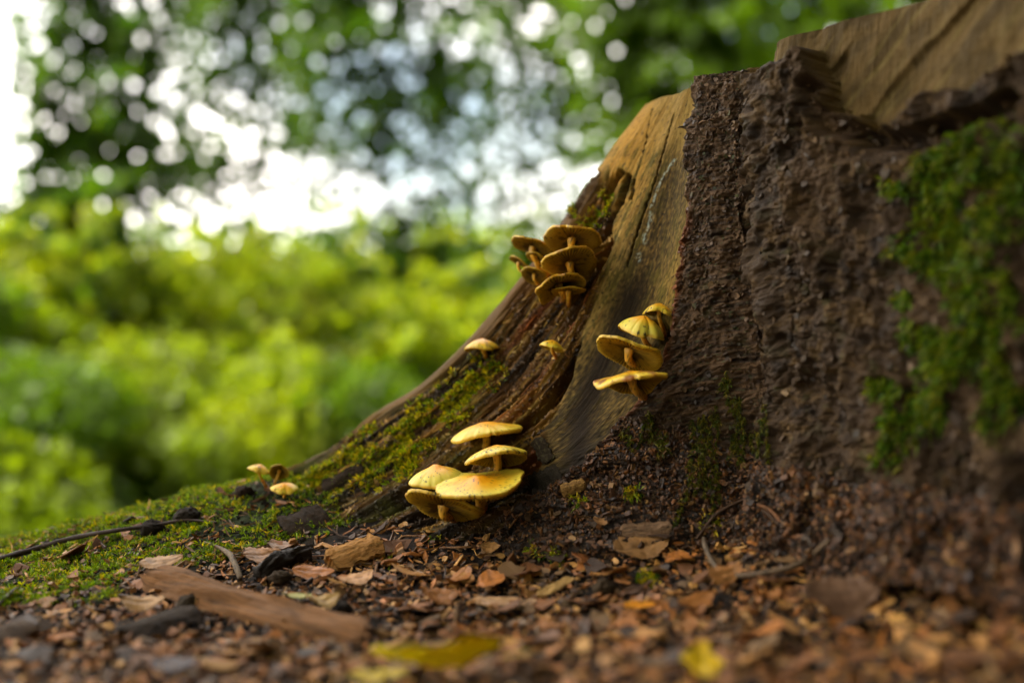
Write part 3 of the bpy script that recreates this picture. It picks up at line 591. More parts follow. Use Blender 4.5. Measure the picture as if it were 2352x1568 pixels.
# splinters of rotten wood standing proud along the grain
Pi = rng.integers(0, NU, 60000); Pj = rng.integers(20, NV - 120, 60000); okm = (rot[Pi, Pj] > .7) & (plank[Pi, Pj] < .3) & (px[Pi, Pj] > 780) & (py[Pi, Pj] > 420) & (py[Pi, Pj] < 1220) & front[Pi, Pj]
Pi, Pj = Pi[okm][:230], Pj[okm][:230]
for k, (i, j) in enumerate(zip(Pi, Pj)):
    ln = int(rng.integers(14, 50)); js = np.linspace(j, min(j + ln, NV - 1), 7).astype(int); wd = rng.uniform(.0004, .0010)
    cpt = S2[i, js] + nrm[i, js] * (.0006 + .0016 * np.sin(np.linspace(0, 3.1, 7)) * rng.uniform(-.2, 1))[:, None]
    cpt = (cpt[:-2] + cpt[1:-1] + cpt[2:]) / 3; nn_ = nrm[i, js][1:-1]; tt = np.gradient(cpt, axis=0); tt /= np.linalg.norm(tt, axis=1, keepdims=True); sd_ = np.cross(nn_, tt); tp = np.array([.15, .8, 1, .8, .2])[:, None]
    ring4 = np.stack([cpt + sd_ * wd * tp, cpt + nn_ * wd * .8 * tp, cpt - sd_ * wd * tp, cpt - nn_ * wd * tp], 1).reshape(-1, 3)
    ii = np.arange(20).reshape(5, 4); jj = np.roll(ii, -1, 1); F = np.stack([ii[:-1], jj[:-1], jj[1:], ii[1:]], -1).reshape(-1, 4)
    cc = Cc[i, j] * rng.uniform(.9, 1.7)
    link("splinter", mesh("splinter", ring4 - OFF, [F, ii[[0, -1]]], cc * np.ones((20, 1)), True, np.stack([U[i, js[1:-1]].repeat(4), Vm[i, js[1:-1]].repeat(4)], -1)), stump, M_WOOD)

# ------------------------------------------------------------------ moss
def moss_batch(P, Nn, r, length, width, col, nb=6, lean=None, spread=.9):
    n = len(P); P = np.repeat(P, nb, 0); Nn = np.repeat(Nn, nb, 0); ln = np.repeat(length, nb) * r.uniform(.5, 1.2, n * nb); wd = np.repeat(width, nb)
    d = Nn + r.normal(size=Nn.shape) * spread * .7
    if lean is not None: d = d + lean
    d /= np.linalg.norm(d, axis=1, keepdims=True); s = np.cross(d, r.normal(size=d.shape)); s /= np.linalg.norm(s, axis=1, keepdims=True)
    dr = np.array([0, 0, -1.]); P = P + r.normal(size=P.shape) * (ln * .12)[:, None]
    a = P - s * wd[:, None] * .6; b = P + s * wd[:, None] * .6; m = P + d * (ln * .55)[:, None]; ml = m - s * wd[:, None]; mr = m + s * wd[:, None]; tip = P + d * ln[:, None] + dr * (ln * .25)[:, None]
    V = np.stack([a, b, mr, ml, tip], 1).reshape(-1, 3); i = np.arange(n * nb)[:, None] * 5
    c = np.repeat(col, nb, 0) * r.uniform(.6, 1.35, (n * nb, 1)); c = np.repeat(c, 5, 0)
    return V, [i + np.array([[0, 1, 2, 3]]), i + np.array([[3, 2, 4]])], c
MG = np.array((2.1, 1.75, 1.2)) * np.array([(.13, .20, .012), (.20, .23, .015), (.08, .14, .010), (.26, .25, .03)])
n = 60000; X = rng.uniform(-.50, .05, n); Y = rng.uniform(.36, .92, n); ma = moss_amount(X, Y); dens = ss(-.25, .3, fbm(X * 22, Y * 22, 3, 14) + .25) * ma
k = rng.uniform(0, 1, n) < dens; X, Y = X[k], Y[k]; n = len(X); P0 = np.stack([X, Y, ground_z(X, Y) + .0035 * ss(-.2, .5, fbm(X * 45, Y * 45, 2, 15))], -1)
mc = MG[rng.choice(4, n, p=[.45, .2, .3, .05])]
o = stuff("moss", [moss_batch(P0, gnormal(X, Y), rng, rng.uniform(.002, .0052, n), rng.uniform(.00022, .00045, n), mc, 6)], M_MOSS, "green moss carpet on the ground left of the stump root", "moss", True)
# on the root and the bark
mr1 = np.zeros_like(U)
for pts, wd, am in (([(1120,850),(1060,900),(960,990),(900,1050),(850,1090)],48,1),([(860,1010),(780,1060),(700,1110),(600,1160),(480,1190)],50,1),([(780,1100),(720,1160),(660,1210)],60,1),
                    ([(1378,470),(1345,515)],34,1.),([(1060,900),(1000,1000),(930,1060)],50,.9),([(1320,480),(1335,500)],7,.6),([(900,1010),(780,1020),(700,1062)],26,.9)):
    dd, _ = segdist(px, py, pts); mr1 = np.maximum(mr1, am * ss(wd, wd * .3, dd + 30 * fbm(U * 60, Vm * 30, 3, 111)))
mr1 *= front & (rot > .3) | (py > 900)
def mossy_pts(mask, n, r):
    i = r.integers(0, NU * NV, n * 6); k = r.uniform(0, 1, len(i)) < mask.ravel()[i]; i = i[k][:n]; return S2.reshape(-1, 3)[i], nrm.reshape(-1, 3)[i], len(i)
Pm, Nm, n = mossy_pts(mr1 * front * ss(-.30, .25, fbm(U * 80, Vm * 40, 3, 114)), 26000, rng); mc = MG[rng.choice(4, n, p=[.2, .4, .15, .25])]
stuff("moss", [moss_batch(Pm, Nm * .8 + np.array([0, 0, .5]), rng, rng.uniform(.0022, .0055, n), rng.uniform(.0003, .0006, n), mc, 6)], M_MOSS, "yellow green moss growing along the furrows of the flaring root", "moss", True)
mr2 = np.zeros_like(U)
for pts, wd, am in (([(2260,360),(2210,470),(2190,560),(2240,600)],90,1),([(2352,330),(2330,560),(2300,700)],70,.8),([(2330,760),(2240,820),(2150,960),(2110,1010)],60,1),([(2352,700),(2352,950)],60,.8),([(2090,880),(2120,900)],26,1),([(2075,440),(2110,450)],16,.7),([(2150,700),(2180,780)],28,.7)):
    dd, _ = segdist(px, py, pts); mr2 = np.maximum(mr2, am * ss(wd, wd * .35, dd + 60 * fbm(U * 40, Vm * 40, 3, 112)))
Pm, Nm, n = mossy_pts(mr2 * (U > knots[8]) * ss(-.45, .15, fbm(U * 55, Vm * 55, 3, 113)), 11000, rng); mc = np.array((.50, .62, .5)) * MG[rng.choice(4, n, p=[.3, .4, .15, .15])]
stuff("moss", [moss_batch(Pm, Nm, rng, rng.uniform(.003, .007, n), rng.uniform(.0003, .0007, n), mc, 6, np.array([0, 0, -.5]))], M_MOSS, "blurred green moss cushions on the near bark at the right edge", "moss", True)
# hanging strands
def strands(starts, r):
    bl = []
    for (x, y, ln, k) in starts:
        for q in range(k):
            x0 = x + r.normal() * 9; y0 = y + r.normal() * 12; h = hit(x0, y0, "stump")
            if not h: continue
            p = np.array(h[0]); m = int(ln * r.uniform(.5, 1.1) / 2.0); drift = r.normal() * .25
            for t in range(m):
                hh = hit(x0 + drift * t * 1.4 + 2 * math.sin(t * .5 + q), y0 + t * 2.0, "stump")
                if hh: bl.append((np.array(hh[0]) + np.array(hh[1]) * .0015, np.array(hh[1])))
    Pm = np.array([b[0] for b in bl]); Nm = np.array([b[1] for b in bl]); n = len(Pm); mc = .42 * MG[r.choice(4, n, p=[.25, .45, .1, .2])]
    return moss_batch(Pm, Nm * .35, r, r.uniform(.0012, .0035, n), r.uniform(.0002, .0004, n), mc, 4, np.array([0, 0, -.8]))
stuff("moss", [strands([(1620,1000,190,4),(1612,985,110,4),(1600,970,60,4),(1630,1060,120,3),(1690,980,90,4),(1700,1000,60,2),(1745,1000,70,4),(1755,960,40,4),(1640,950,40,5),(1700,940,30,6),(1680,910,30,8),(1660,880,25,6),(1490,960,60,8),(1520,1000,60,6),(1440,1000,30,5)], rng)], M_MOSS, "thin hanging strands of green moss below the dark bark strip", "moss", True)
# sparse sprigs on the soil bank
pts = [hit(x + rng.normal() * 12, y + rng.normal() * 8) for x, y in [(1275,1280)] * 30 + [(1330,1150)] * 14 + [(1450,1130)] * 25 + [(1490,1330)] * 60 + [(1225,1260)] * 12 + [(1640,1200)] * 10 + [(1000,1230)] * 6 + [(880,1290)] * 14]
pts = [h for h in pts if h]; Pm = np.array([h[0] for h in pts]); Nm = np.array([h[1] for h in pts]); n = len(Pm)
stuff("moss", [moss_batch(Pm, Nm, rng, rng.uniform(.003, .006, n), rng.uniform(.0003, .0005, n), MG[rng.choice(4, n)], 7)], M_MOSS, "scattered tiny moss sprigs on the dark soil before the stump", "moss", True)

# ------------------------------------------------------------------ things on the ground
def tube(name, pts, rads, colr, m, label, cat, group=None, ns=10, rough=.12, seed=0, dark=(.03, .02, .015)):
    pts = np.array(pts, float); t = np.r_[0, np.cumsum(np.linalg.norm(np.diff(pts, axis=0), axis=1))]; n = max(24, int(t[-1] / .0016)); q = np.linspace(0, t[-1], n)
    c = pchip(t, pts, q); rd = np.interp(q, t, rads); tg = np.gradient(c, axis=0); tg /= np.linalg.norm(tg, axis=1, keepdims=True); a = np.cross(tg, (.1, .2, 1)); a /= np.linalg.norm(a, axis=1, keepdims=True); b = np.cross(tg, a)
    an = np.arange(ns) / ns * 2 * np.pi; rr = rd[:, None] * (1 + rough * fbm(np.cos(an)[None] * 2 + q[:, None] * 90, np.sin(an)[None] * 2 + q[:, None] * 60, 3, seed) * 1.6)
    V = c[:, None] + rr[..., None] * (np.cos(an)[None, :, None] * a[:, None] + np.sin(an)[None, :, None] * b[:, None])
    cc = np.zeros(V.shape) + colr; cc = mixc(cc, dark, ss(0, .5, fbm(an[None] * 2 + 0 * q[:, None], q[:, None] * 200, 3, seed + 1)) * .7)
    i = np.arange(n * ns).reshape(n, ns); j = np.roll(i, -1, 1); F = np.stack([i[:-1], j[:-1], j[1:], i[1:]], -1).reshape(-1, 4)
    org = c[n // 2]; o = link(name, mesh(name, V.reshape(-1, 3) - org, [F, i[[0]][:, ::-1], i[[-1]]], cc.reshape(-1, 3)), None, m); o.location = org
    return tag(o, label, cat, group)
def gpts(lst, lift=.002):
    r = []
    for q in lst:
        h = hit(q[0], q[1], q[3] if len(q) > 3 else "both"); p = np.array(h[0]); p[2] += q[2] if len(q) > 2 else lift; r.append(p)
    return r
tube("twig", gpts([(-190,1372,.005),(-60,1326,.006),(60,1288,.006),(160,1262,.007),(260,1244,.007),(360,1226,.006),(430,1212,.005),(500,1206,.002)]), [.0023,.0021,.0020,.0017,.0014,.0012,.001,.0005], (.10,.065,.055), M_TWIG, "long thin dark twig lying across the moss at the left edge", "twig", seed=1)
tube("stick", gpts([(592,1338,.004),(630,1318,.006),(672,1300,.006),(712,1288,.005)]), [.0040,.0052,.0048,.0042], (.055,.038,.028), M_TWIG, "short thick blackish stick end beside the curved bark strip", "stick", ns=30, rough=.5, seed=2)
tube("twig", gpts([(470,1252,.002),(500,1268,.003),(525,1290,.005),(545,1325,.004),(552,1338,.002)]), [.0008,.0012,.0018,.0017,.0013], (.22,.16,.12), M_TWIG, "forked pale twig between the moss and the stick end", "twig", seed=3)
tube("twig", gpts([(1690,1340,.004),(1750,1345,.006),(1810,1342,.008),(1860,1325,.010),(1905,1298,.012)]), [.0013,.0016,.0016,.0013,.0011], (.22,.16,.13), M_TWIG, "grey curved twig arching over the litter before the right bark", "twig", seed=4)
tube("twig", gpts([(1617,1252,.004),(1620,1280,.006),(1636,1306,.004),(1655,1325,.002)]), [.0010,.0014,.0014,.0012], (.22,.17,.15), M_TWIG, "short grey twig standing by the long leaf at the stump foot", "twig", seed=5)
tube("root", gpts([(1600,1245,.002),(1650,1190,.003),(1710,1165,.004),(1760,1190,.003),(1800,1225,.002)]), [.0008,.001,.001,.0009,.0006], (.12,.07,.045), M_TWIG, "thin dark rootlet looping over the soil bank below the moss strands", "root", seed=6)
tube("root", gpts([(1740,1170,.003),(1770,1185,.003),(1805,1222,.002)]), [.0009,.0012,.0008], (.25,.13,.07), M_TWIG, "reddish rootlet beside the dark looping one", "root", seed=16)
for k, (a, b, c) in enumerate([((905,1255),(930,1242),(960,1238)),((1170,1215),(1200,1190),(1215,1182)),((860,1330),(866,1310),(870,1296)),((1010,1262),(1060,1268),(1100,1262)),((1380,1255),(1430,1262),(1470,1250))]):
    tube("twig", gpts([(a[0],a[1],.001),(b[0],b[1],.003),(c[0],c[1],.002)]), [.0006,.0008,.0005], (.28,.16,.09), M_TWIG, ["thin straight twig bit left of the lower mushrooms","fine twig leaning on the soil under the lower mushrooms","tiny upright splinter near the rotten wood chunk","thin brown twig lying flat on open ground before the mushrooms","fine rootlet lying on soil beside the long leaf"][k], "twig", seed=20 + k, ns=6)

def slab(name, x0, y0, x1, y1, wid, colr, label, cat, thick=.0035, arch=.0, lift=.003, seed=0, m=None, rag=.18, tilt=0., c2=None, which="both", nu=60, nvv=20, lift2=None):
    """a piece of bark or wood lying from one point to another, ragged at its ends"""
    a, b = hit(x0, y0, which), hit(x1, y1, which); A = np.array(a[0]); B = np.array(b[0]); up = np.array(a[1]) + np.array(b[1]); up /= np.linalg.norm(up)
    A = A + up * lift; B = B + up * (lift if lift2 is None else lift2); t = B - A; Ln = np.linalg.norm(t); t /= Ln; s = np.cross(up, t); s /= np.linalg.norm(s); up = np.cross(t, s); s = s * math.cos(tilt) + up * math.sin(tilt); up = np.cross(t, s)
    u = np.linspace(0, 1, nu)[:, None]; v = np.linspace(-1, 1, nvv)[None]
    wdt = wid * .5 * (1 + rag * fbm(u * 4 + seed, v * 0 + np.sign(v) * 3, 3, seed)) * (ss(-.02, .06, u) * ss(1.02, .94, u))**.4
    uu = u + .06 * fbm(v * 2.5, u * 0 + seed, 3, seed + 2) * np.abs(2 * u - 1)**3 * (1 if rag else 0)
    z = -arch * v * v + .0006 * fbm(u * 30, v * 4, 3, seed + 3) + .0035 * fbm(u * 2.2, v * .8, 2, seed + 5) * (Ln / .09)
    z = z + .0004 * ridge(u * 5, v * 9, 2, seed + 4)
    top = A + (uu * Ln)[..., None] * t + (v * wdt)[..., None] * s + (z + 0 * uu)[..., None] * up
    th = thick * (1 - .55 * np.abs(v)**4); bot = top - (th + 0 * u)[..., None] * up
    c = np.zeros(top.shape) + colr; c = mixc(c, np.array(colr) * .35 if c2 is None else c2, ss(-.1, .5, fbm(u * 7, v * 3, 4, seed + 6)) * .7); c = mixc(c, np.array(colr) * 1.5, ss(.1, .5, pn(u * 4, v * 9, seed + 8)) * .5)
    i = np.arange(nu * nvv).reshape(nu, nvv); n0 = nu * nvv; F = [gridfaces(nu, nvv).reshape(-1, 4), gridfaces(nu, nvv).reshape(-1, 4)[:, ::-1] + n0]
    rim = np.concatenate([i[0, :-1], i[:-1, -1], i[-1, :0:-1], i[:0:-1, 0]]); r2 = np.roll(rim, -1); F.append(np.stack([rim, rim + n0, r2 + n0, r2], -1))
    org = (A + B) / 2; V = np.concatenate([top.reshape(-1, 3), bot.reshape(-1, 3)]) - org; g = np.stack([v * wdt + 0 * u, u * Ln + 0 * v], -1).reshape(-1, 2)
    o = link(name, mesh(name, V, F, np.concatenate([c.reshape(-1, 3), c.reshape(-1, 3) * .8]), True, np.concatenate([g, g])), None, m or M_WOOD); o.location = org
    return tag(o, label, cat)
slab("bark_strip", 330,1338, 835,1478, .0185, (.25,.14,.075), "long curved brown bark strip lying on the litter left of centre", "bark strip", .0022, .0035, .006, 3, c2=(.10,.06,.04), tilt=.42, rag=.22, nu=140, nvv=30, lift2=.006)
slab("wood_chunk", 765,1318, 880,1275, .017, (.46,.27,.13), "torn tan chunk of rotten wood on the ground before the root", "wood chunk", .006, .002, .010, 5, tilt=.5, c2=(.24,.15,.06), rag=.5, nu=70, nvv=40)
slab("wood_chip", 1242,1386, 1312,1345, .0065, (.45,.31,.17), "flat pale peg shaped wood chip pointing right before the stump", "wood chip", .0016, .0, .005, 7, c2=(.38,.25,.14), rag=.1)
slab("bark_plate", 655,1232, 755,1198, .026, (.085,.056,.040), "smooth grey bark plate leaning at the foot of the mossy root", "bark plate", .003, .003, .004, 9, tilt=.5, rag=.45, c2=(.06,.05,.045))
slab("bark_plate", 745,1125, 838,1080, .013, (.08,.056,.042), "grey bark plate stuck on the root above the leaning plate", "bark plate", .003, .002, .003, 10, rag=.5, c2=(.07,.05,.045), which="stump")
slab("bark_plate", 1225,1125, 1290,1090, .016, (.075,.06,.048), "dark grained bark flake beside the widest lower mushroom", "bark plate", .003, .001, .005, 11, rag=.5, c2=(.04,.03,.02), which="stump")
slab("bark_plate", 1232,1010, 1262,1062, .009, (.06,.042,.028), "dark bark scrap with pale lichen right of the upper tiered mushroom", "bark plate", .0025, .001, .002, 12, rag=.6, c2=(.22,.20,.12), which="stump")
slab("bark_flake", 285,1475, 450,1420, .016, (.075,.048,.03), "blurred dark bark flake lying below the bark strip", "bark flake", .002, .002, .006, 13, tilt=.3)
slab("bark_flake", -30,1490, 100,1440, 0.020, (.13,.085,.06), "big grey brown flake at the lower left corner", "bark flake", .002, .003, .006, 14, tilt=.3)
slab("bark_flake", 1430,1225, 1545,1212, .010, (.28,.19,.15), "flat cracked bark flake behind the long leaf at the stump foot", "bark flake", .002, .001, .003, 15, rag=.4)
slab("wood_chip", 1290,1130, 1345,1112, .008, (.33,.21,.10), "crumpled light wood scrap on the stump foot beside the dark flake", "wood chip", .003, .002, .004, 16, rag=.5, which="stump")
slab("wood_chip", 1090,1388, 1230,1398, .010, (.45,.28,.16), "pale torn leaf like chip in the middle of the litter", "wood chip", .0012, .001, .004, 17, rag=.5, m=M_LEAFD)
slab("wood_chip", 1790,1440, 1830,1475, .005, (.36,.21,.10), "small tan wood chip in the litter below the grey curved twig", "wood chip", .0015, 0, .004, 18)

def leaf(label, x, y, L_, W_, yaw, colr, pitch=0., rollv=0., curl=.25, fold=.25, lift=.004, seed=0, c2=None, cat="leaf", lobes=0, which="both"):
    h = hit(x, y, which); org = np.array(h[0]) + np.array((0, 0, lift)); nu, nvv = 40, 17; u = np.linspace(0, 1, nu)[:, None]; v = np.linspace(-1, 1, nvv)[None]
    pr = (np.sin(np.pi * u**.85))**.75 * (1 - .15 * u) + .01
    if lobes: pr = pr * (.55 + .45 * np.abs(np.cos(lobes * np.pi * u)))
    ed = 1 + .05 * np.sin(u * 70) * np.abs(v)**3 + .42 * fbm(u * 5, np.sign(v) * 2 + seed, 4, seed, .6) * np.abs(v)
    xx = (u - .5) * L_ + 0 * v; yy = v * W_ * .5 * pr * ed
    vein = np.abs(np.mod((u * 9 - np.abs(v) * pr * 1.1), 1) - .5)
    zz = fold * np.abs(yy) + curl * W_ * (.5 * (u - .5)**2 * 3 - .3 * (v * pr)**2) + .05 * W_ * fbm(u * 4, v * 2, 3, seed + 1) - .012 * W_ * ss(.12, .0, vein)
    R_ = Matrix.Rotation(math.radians(yaw), 3, 'Z') @ Matrix.Rotation(pitch, 3, 'Y') @ Matrix.Rotation(rollv, 3, 'X'); V = np.stack([xx, yy, zz], -1).reshape(-1, 3) @ np.array(R_).T
    c = np.zeros((nu, nvv, 3)) + colr; c = mixc(c, c2 or np.array(colr) * .5, ss(0, .5, fbm(u * 4 + seed, v * 2, 4, seed + 2)) * .7); c = mixc(c, np.array(colr) * 1.25, ss(.10, .0, vein) * .4); c = mixc(c, np.array(colr) * .6, ss(.08, .0, np.abs(v) + 0 * u) * .6)
    n0 = nu * nvv; g = gridfaces(nu, nvv).reshape(-1, 4); V2 = np.array(V); V2[:, 2] -= .0003; i = np.arange(n0).reshape(nu, nvv)
    rim = np.concatenate([i[0, :-1], i[:-1, -1], i[-1, :0:-1], i[:0:-1, 0]]); r2 = np.roll(rim, -1)
    o = link("leaf", mesh("leaf", np.concatenate([V, V2]), [g, g[:, ::-1] + n0, np.stack([rim, rim + n0, r2 + n0, r2], -1)], np.concatenate([c.reshape(-1, 3)] * 2)), None, M_LEAFD); o.location = org
    st = tubes_for_leaf(np.array(R_) @ np.array((-L_ * .5, 0, 0)), np.array(R_) @ np.array((-L_ * .72, L_ * .03, .001)), colr); st.parent = o
    return tag(o, label, cat)
def tubes_for_leaf(a, b, colr):
    q = np.linspace(0, 1, 6)[:, None]; c = a + (b - a) * q; an = np.arange(5) / 5 * 6.283; t = (b - a) / np.linalg.norm(b - a); s = np.cross(t, (0, 0, 1)); s /= np.linalg.norm(s); w_ = np.cross(t, s)
    V = c[:, None] + .0004 * (np.cos(an)[None, :, None] * s + np.sin(an)[None, :, None] * w_); i = np.arange(30).reshape(6, 5); j = np.roll(i, -1, 1)
    return link("stalk", mesh("stalk", V.reshape(-1, 3), [np.stack([i[:-1], j[:-1], j[1:], i[1:]], -1).reshape(-1, 4)], np.array(colr) * .6 * np.ones((30, 1))), None, M_LEAFD)
leaf("large dry tan leaf with clear veins at the stump foot", 1475,1280, .036,.026, 25, (.36,.22,.12), -.15, .35, .3, .2, .006, 1, (.22,.13,.07))
leaf("orange brown rounded leaf piece left of the veined tan leaf", 1342,1304, .018,.016, 70, (.42,.20,.09), .1, .5, .3, .2, .004, 2)
leaf("light tan leaf curled over the left end of the bark strip", 370,1330, .024,.015, 25, (.46,.28,.15), -.1, .35, .3, .1, .010, 3)
leaf("yellow brown leaf folded over the right part of the bark strip", 738,1428, .022,.014, 55, (.46,.30,.07), .1, .3, .8, .4, .010, 4, (.30,.16,.05))
leaf("bright yellow leaf across the bottom edge of the picture", 1000,1592, .050,.030, 172, (.92,.80,.02), .1, .55, .5, .4, .012, 5, (.70,.50,.02))
leaf("second yellow leaf at the bottom edge, partly behind the bright one", 870,1575, .024,.010, 20, (.60,.46,.02), 0, .3, .5, .3, .004, 6, (.45,.33,.02))
leaf("lobed yellow leaf standing in the litter at the lower right", 1612,1550, .019,.017, 80, (.72,.52,.015), -.5, .2, .3, .3, .005, 7, (.6,.4,.02), lobes=2)
leaf("small orange yellow leaf among the brown chips right of centre", 1468,1412, .016,.006, 5, (.72,.36,.02), 0, .4, .2, .2, .005, 8)
leaf("big dull brown leaf raised above the litter at the lower right", 1935,1425, .038,.026, 15, (.26,.165,.13), -.05, .55, .4, .1, .012, 9, (.20,.12,.095))
leaf("tan curled leaf below the bark strip at the left", 330,1410, .022,.013, 5, (.44,.27,.12), 0, .45, .6, .2, .006, 10)
leaf("pinkish tan leaf behind the short stick end", 600,1290, .024,.017, 40, (.48,.28,.17), 0, .5, .4, .2, .004, 11)
leaf("brown leaf lying on the moss edge above the forked twig", 650,1262, .018,.012, -10, (.32,.19,.12), 0, .3, .4, .2, .003, 12)
leaf("orange tan leaf under the grey curved twig", 1665,1345, .022,.013, 30, (.42,.23,.11), -.2, .5, .5, .2, .006, 13)
leaf("small tan leaf on the soil bank under the moss strands", 1385,1205, .012,.009, 10, (.42,.25,.14), -.1, .5, .5, .2, .003, 14)
leaf("ragged tan leaf bit on dark soil before the lower mushrooms", 1128,1268, .012,.009, -20, (.42,.25,.12), 0, .6, .5, .2, .003, 15)
leaf("dark red brown leaf in the blurred litter at the bottom left", 400,1545, .020,.014, 10, (.07,.012,.006), 0, .2, .2, .1, .004, 16)
leaf("yellowish leaf bit lying beside the bark strip's right end", 690,1392+20, .014,.006, -10, (.40,.36,.08), 0, .2, .2, .1, .010, 17)
for k, (x, y) in enumerate([(1050,1345),(1130,1352),(940,1330),(1210,1330),(1010,1385),(1560,1300),(1400,1335),(1150,1420),(980,1420),(720,1330),(820,1345),(1330,1400),(1600,1400),(1750,1480),(560,1520),(1250,1490)]):
    leaf(["flat russet leaf in the open ground before the lower mushrooms","reddish leaf beside the pale torn chip","small copper leaf behind the pale torn chip","brown leaf left of the orange rounded piece","wide copper leaf left of the pale torn chip","orange leaf just right of the veined tan leaf","dark tan leaf between the veined leaf and the peg shaped chip","brown leaf just below the pale torn chip","tan leaf between the bark strip end and the torn chip","crumpled leaf right of the short stick end","small russet leaf under the torn wood chunk","tan leaf below the peg shaped chip","brown leaf left of the grey curved twig's lower side","blurred tan leaf above the lobed yellow leaf","blurred brown leaf beneath the bark strip","blurred brown leaf above the bright yellow one"][k],
         x, y, float(rng.uniform(.020, .032)), float(rng.uniform(.012, .019)), float(rng.uniform(0, 360)), tuple(PAL[[0, 6, 2, 3][k % 4]] * 1.1), float(rng.normal() * .1), float(rng.uniform(.1, .5)), .4, .2, .004, 30 + k)
# lumps and pebbles
def lump(x, y, s, colr, label, seed, cat="soil clod", name="soil_clod", sq=.75, which="both"):
    h = hit(x, y, which); nt_, np_ = 40, 24; th = np.linspace(0, np.pi, np_)[None]; p = np.linspace(0, 2 * np.pi, nt_, endpoint=False)[:, None]
    d = np.stack([np.sin(th) * np.cos(p), np.sin(th) * np.sin(p), np.cos(th) + 0 * p], -1); r = s * (1 + .3 * fbm(d[..., 0] * 1.7 + seed, d[..., 1] * 1.7 + d[..., 2] * 1.3, 3, seed) + .14 * ridge(d[..., 0] * 5, d[..., 1] * 5 + d[..., 2] * 4, 2, seed + 1) * (sq < .9))
    V = d * r[..., None] * (1, 1, sq); i = np.arange(nt_ * np_).reshape(nt_, np_); j = np.roll(i, -1, 0); c = np.zeros(V.shape) + colr; c = mixc(c, np.array(colr) * .4, ss(0, .5, fbm(d[..., 0] * 5, d[..., 1] * 5 + d[..., 2] * 4, 3, seed)) * .7)
    o = link(name, mesh(name, V.reshape(-1, 3), [np.stack([i[:, :-1], i[:, 1:], j[:, 1:], j[:, :-1]], -1).reshape(-1, 4)], c.reshape(-1, 3)), None, M_SOIL); o.location = h[0] + Vector((0, 0, s * sq * .5)); tag(o, label, cat)
lump(643,1340,.0062,(.09,.06,.035),"rough brown clod in front of the short stick end",1)
lump(1388,1360,.0058,(.09,.06,.035),"dark soil clod in the litter right of the peg shaped chip",2)
lump(1310,1395,.0045,(.15,.10,.06),"smooth brown lump below the peg shaped chip",3,sq=.6)
lump(788,1268,.0022,(.14,.09,.05),"tiny round seed left of the torn wood chunk",4,"seed","seed",.9)
lump(860+20,1200+22,.0022,(.30,.18,.10),"small pale pebble at the foot of the root",5,"pebble","pebble",.6)
lump(950,1328,.0030,(.12,.075,.05),"dark round bud in the litter right of the wood chunk",6,"seed","seed",.7)
lump(350,1225,.0075,(.05,.035,.025),"dark clod sticking out of the moss behind the long twig",7)
lump(430,1198,.008,(.055,.04,.03),"larger dark clod in the moss near the twig tip",8)
lump(560,1136,.0055,(.07,.042,.03),"purplish brown clod below the small root mushrooms",9)
lump(1912,1342,.0022,(.40,.42,.36),"small pale green bud right of the grey curved twig",10,"seed","seed",.9)
lump(780,1400+14,.006,(.06,.04,.025),"dark clod tucked under the bark strip",11)
lump(440,1400,.007,(.08,.055,.03),"brown clod below the middle of the bark strip",12)

# ------------------------------------------------------------------ the wood behind
CG, CK = 1.0, 1.0
def leaves_mesh(name, P, size, colr, r, parent=None, flat=.5, face=None):
    n = len(P); nn = r.normal(size=(n, 3)) * .8; nn[:, 2] += flat
    if face is not None: nn = nn + face
    nn /= np.linalg.norm(nn, axis=1, keepdims=True); t, b = frames(nn, r); s = size[:, None]
    V = np.stack([P - t * s, P - b * s * .62 - t * s * .1, P + t * s, P + b * s * .62 - t * s * .1], 1).reshape(-1, 3)
    V[1::2] += np.repeat(nn * s * .12, 2, 0)
    i = np.arange(n)[:, None] * 4; return link(name, mesh(name, V, [i + np.array([[0, 1, 2, 3]])], np.repeat(colr, 4, 0), False), parent, M_FOL)
FC = np.array([(.045,.10,.012),(.06,.13,.015),(.085,.15,.015),(.11,.17,.02),(.035,.075,.012)])
def trunk(name, p0, p1, r0, r1, parent, seed):
    q = np.linspace(0, 1, 24)[:, None]; c = p0 + (p1 - p0) * q; Ln = np.linalg.norm(p1 - p0); c = c + Ln * .03 * np.stack([pn(q[:, 0] * 3, q[:, 0] * 0, seed), pn(q[:, 0] * 3, q[:, 0] * 0 + 5, seed), 0 * q[:, 0]], -1)
    an = np.arange(12) / 12 * 6.2832; t = (p1 - p0) / Ln; s = np.cross(t, (.3, 1, .1)); s /= np.linalg.norm(s); b = np.cross(t, s); rd = (r0 + (r1 - r0) * q)[:, :, None] * (1 + .1 * fbm(an[None] * 1.5, q * 9, 3, seed))[..., None]
    V = c[:, None] + rd * (np.cos(an)[None, :, None] * s + np.sin(an)[None, :, None] * b); i = np.arange(288).reshape(24, 12); j = np.roll(i, -1, 1)
    return link(name, mesh(name, V.reshape(-1, 3), [np.stack([i[:-1], j[:-1], j[1:], i[1:]], -1).reshape(-1, 4)], np.array((.05, .042, .03)) * np.ones((288, 1))), parent, M_TRUNK)
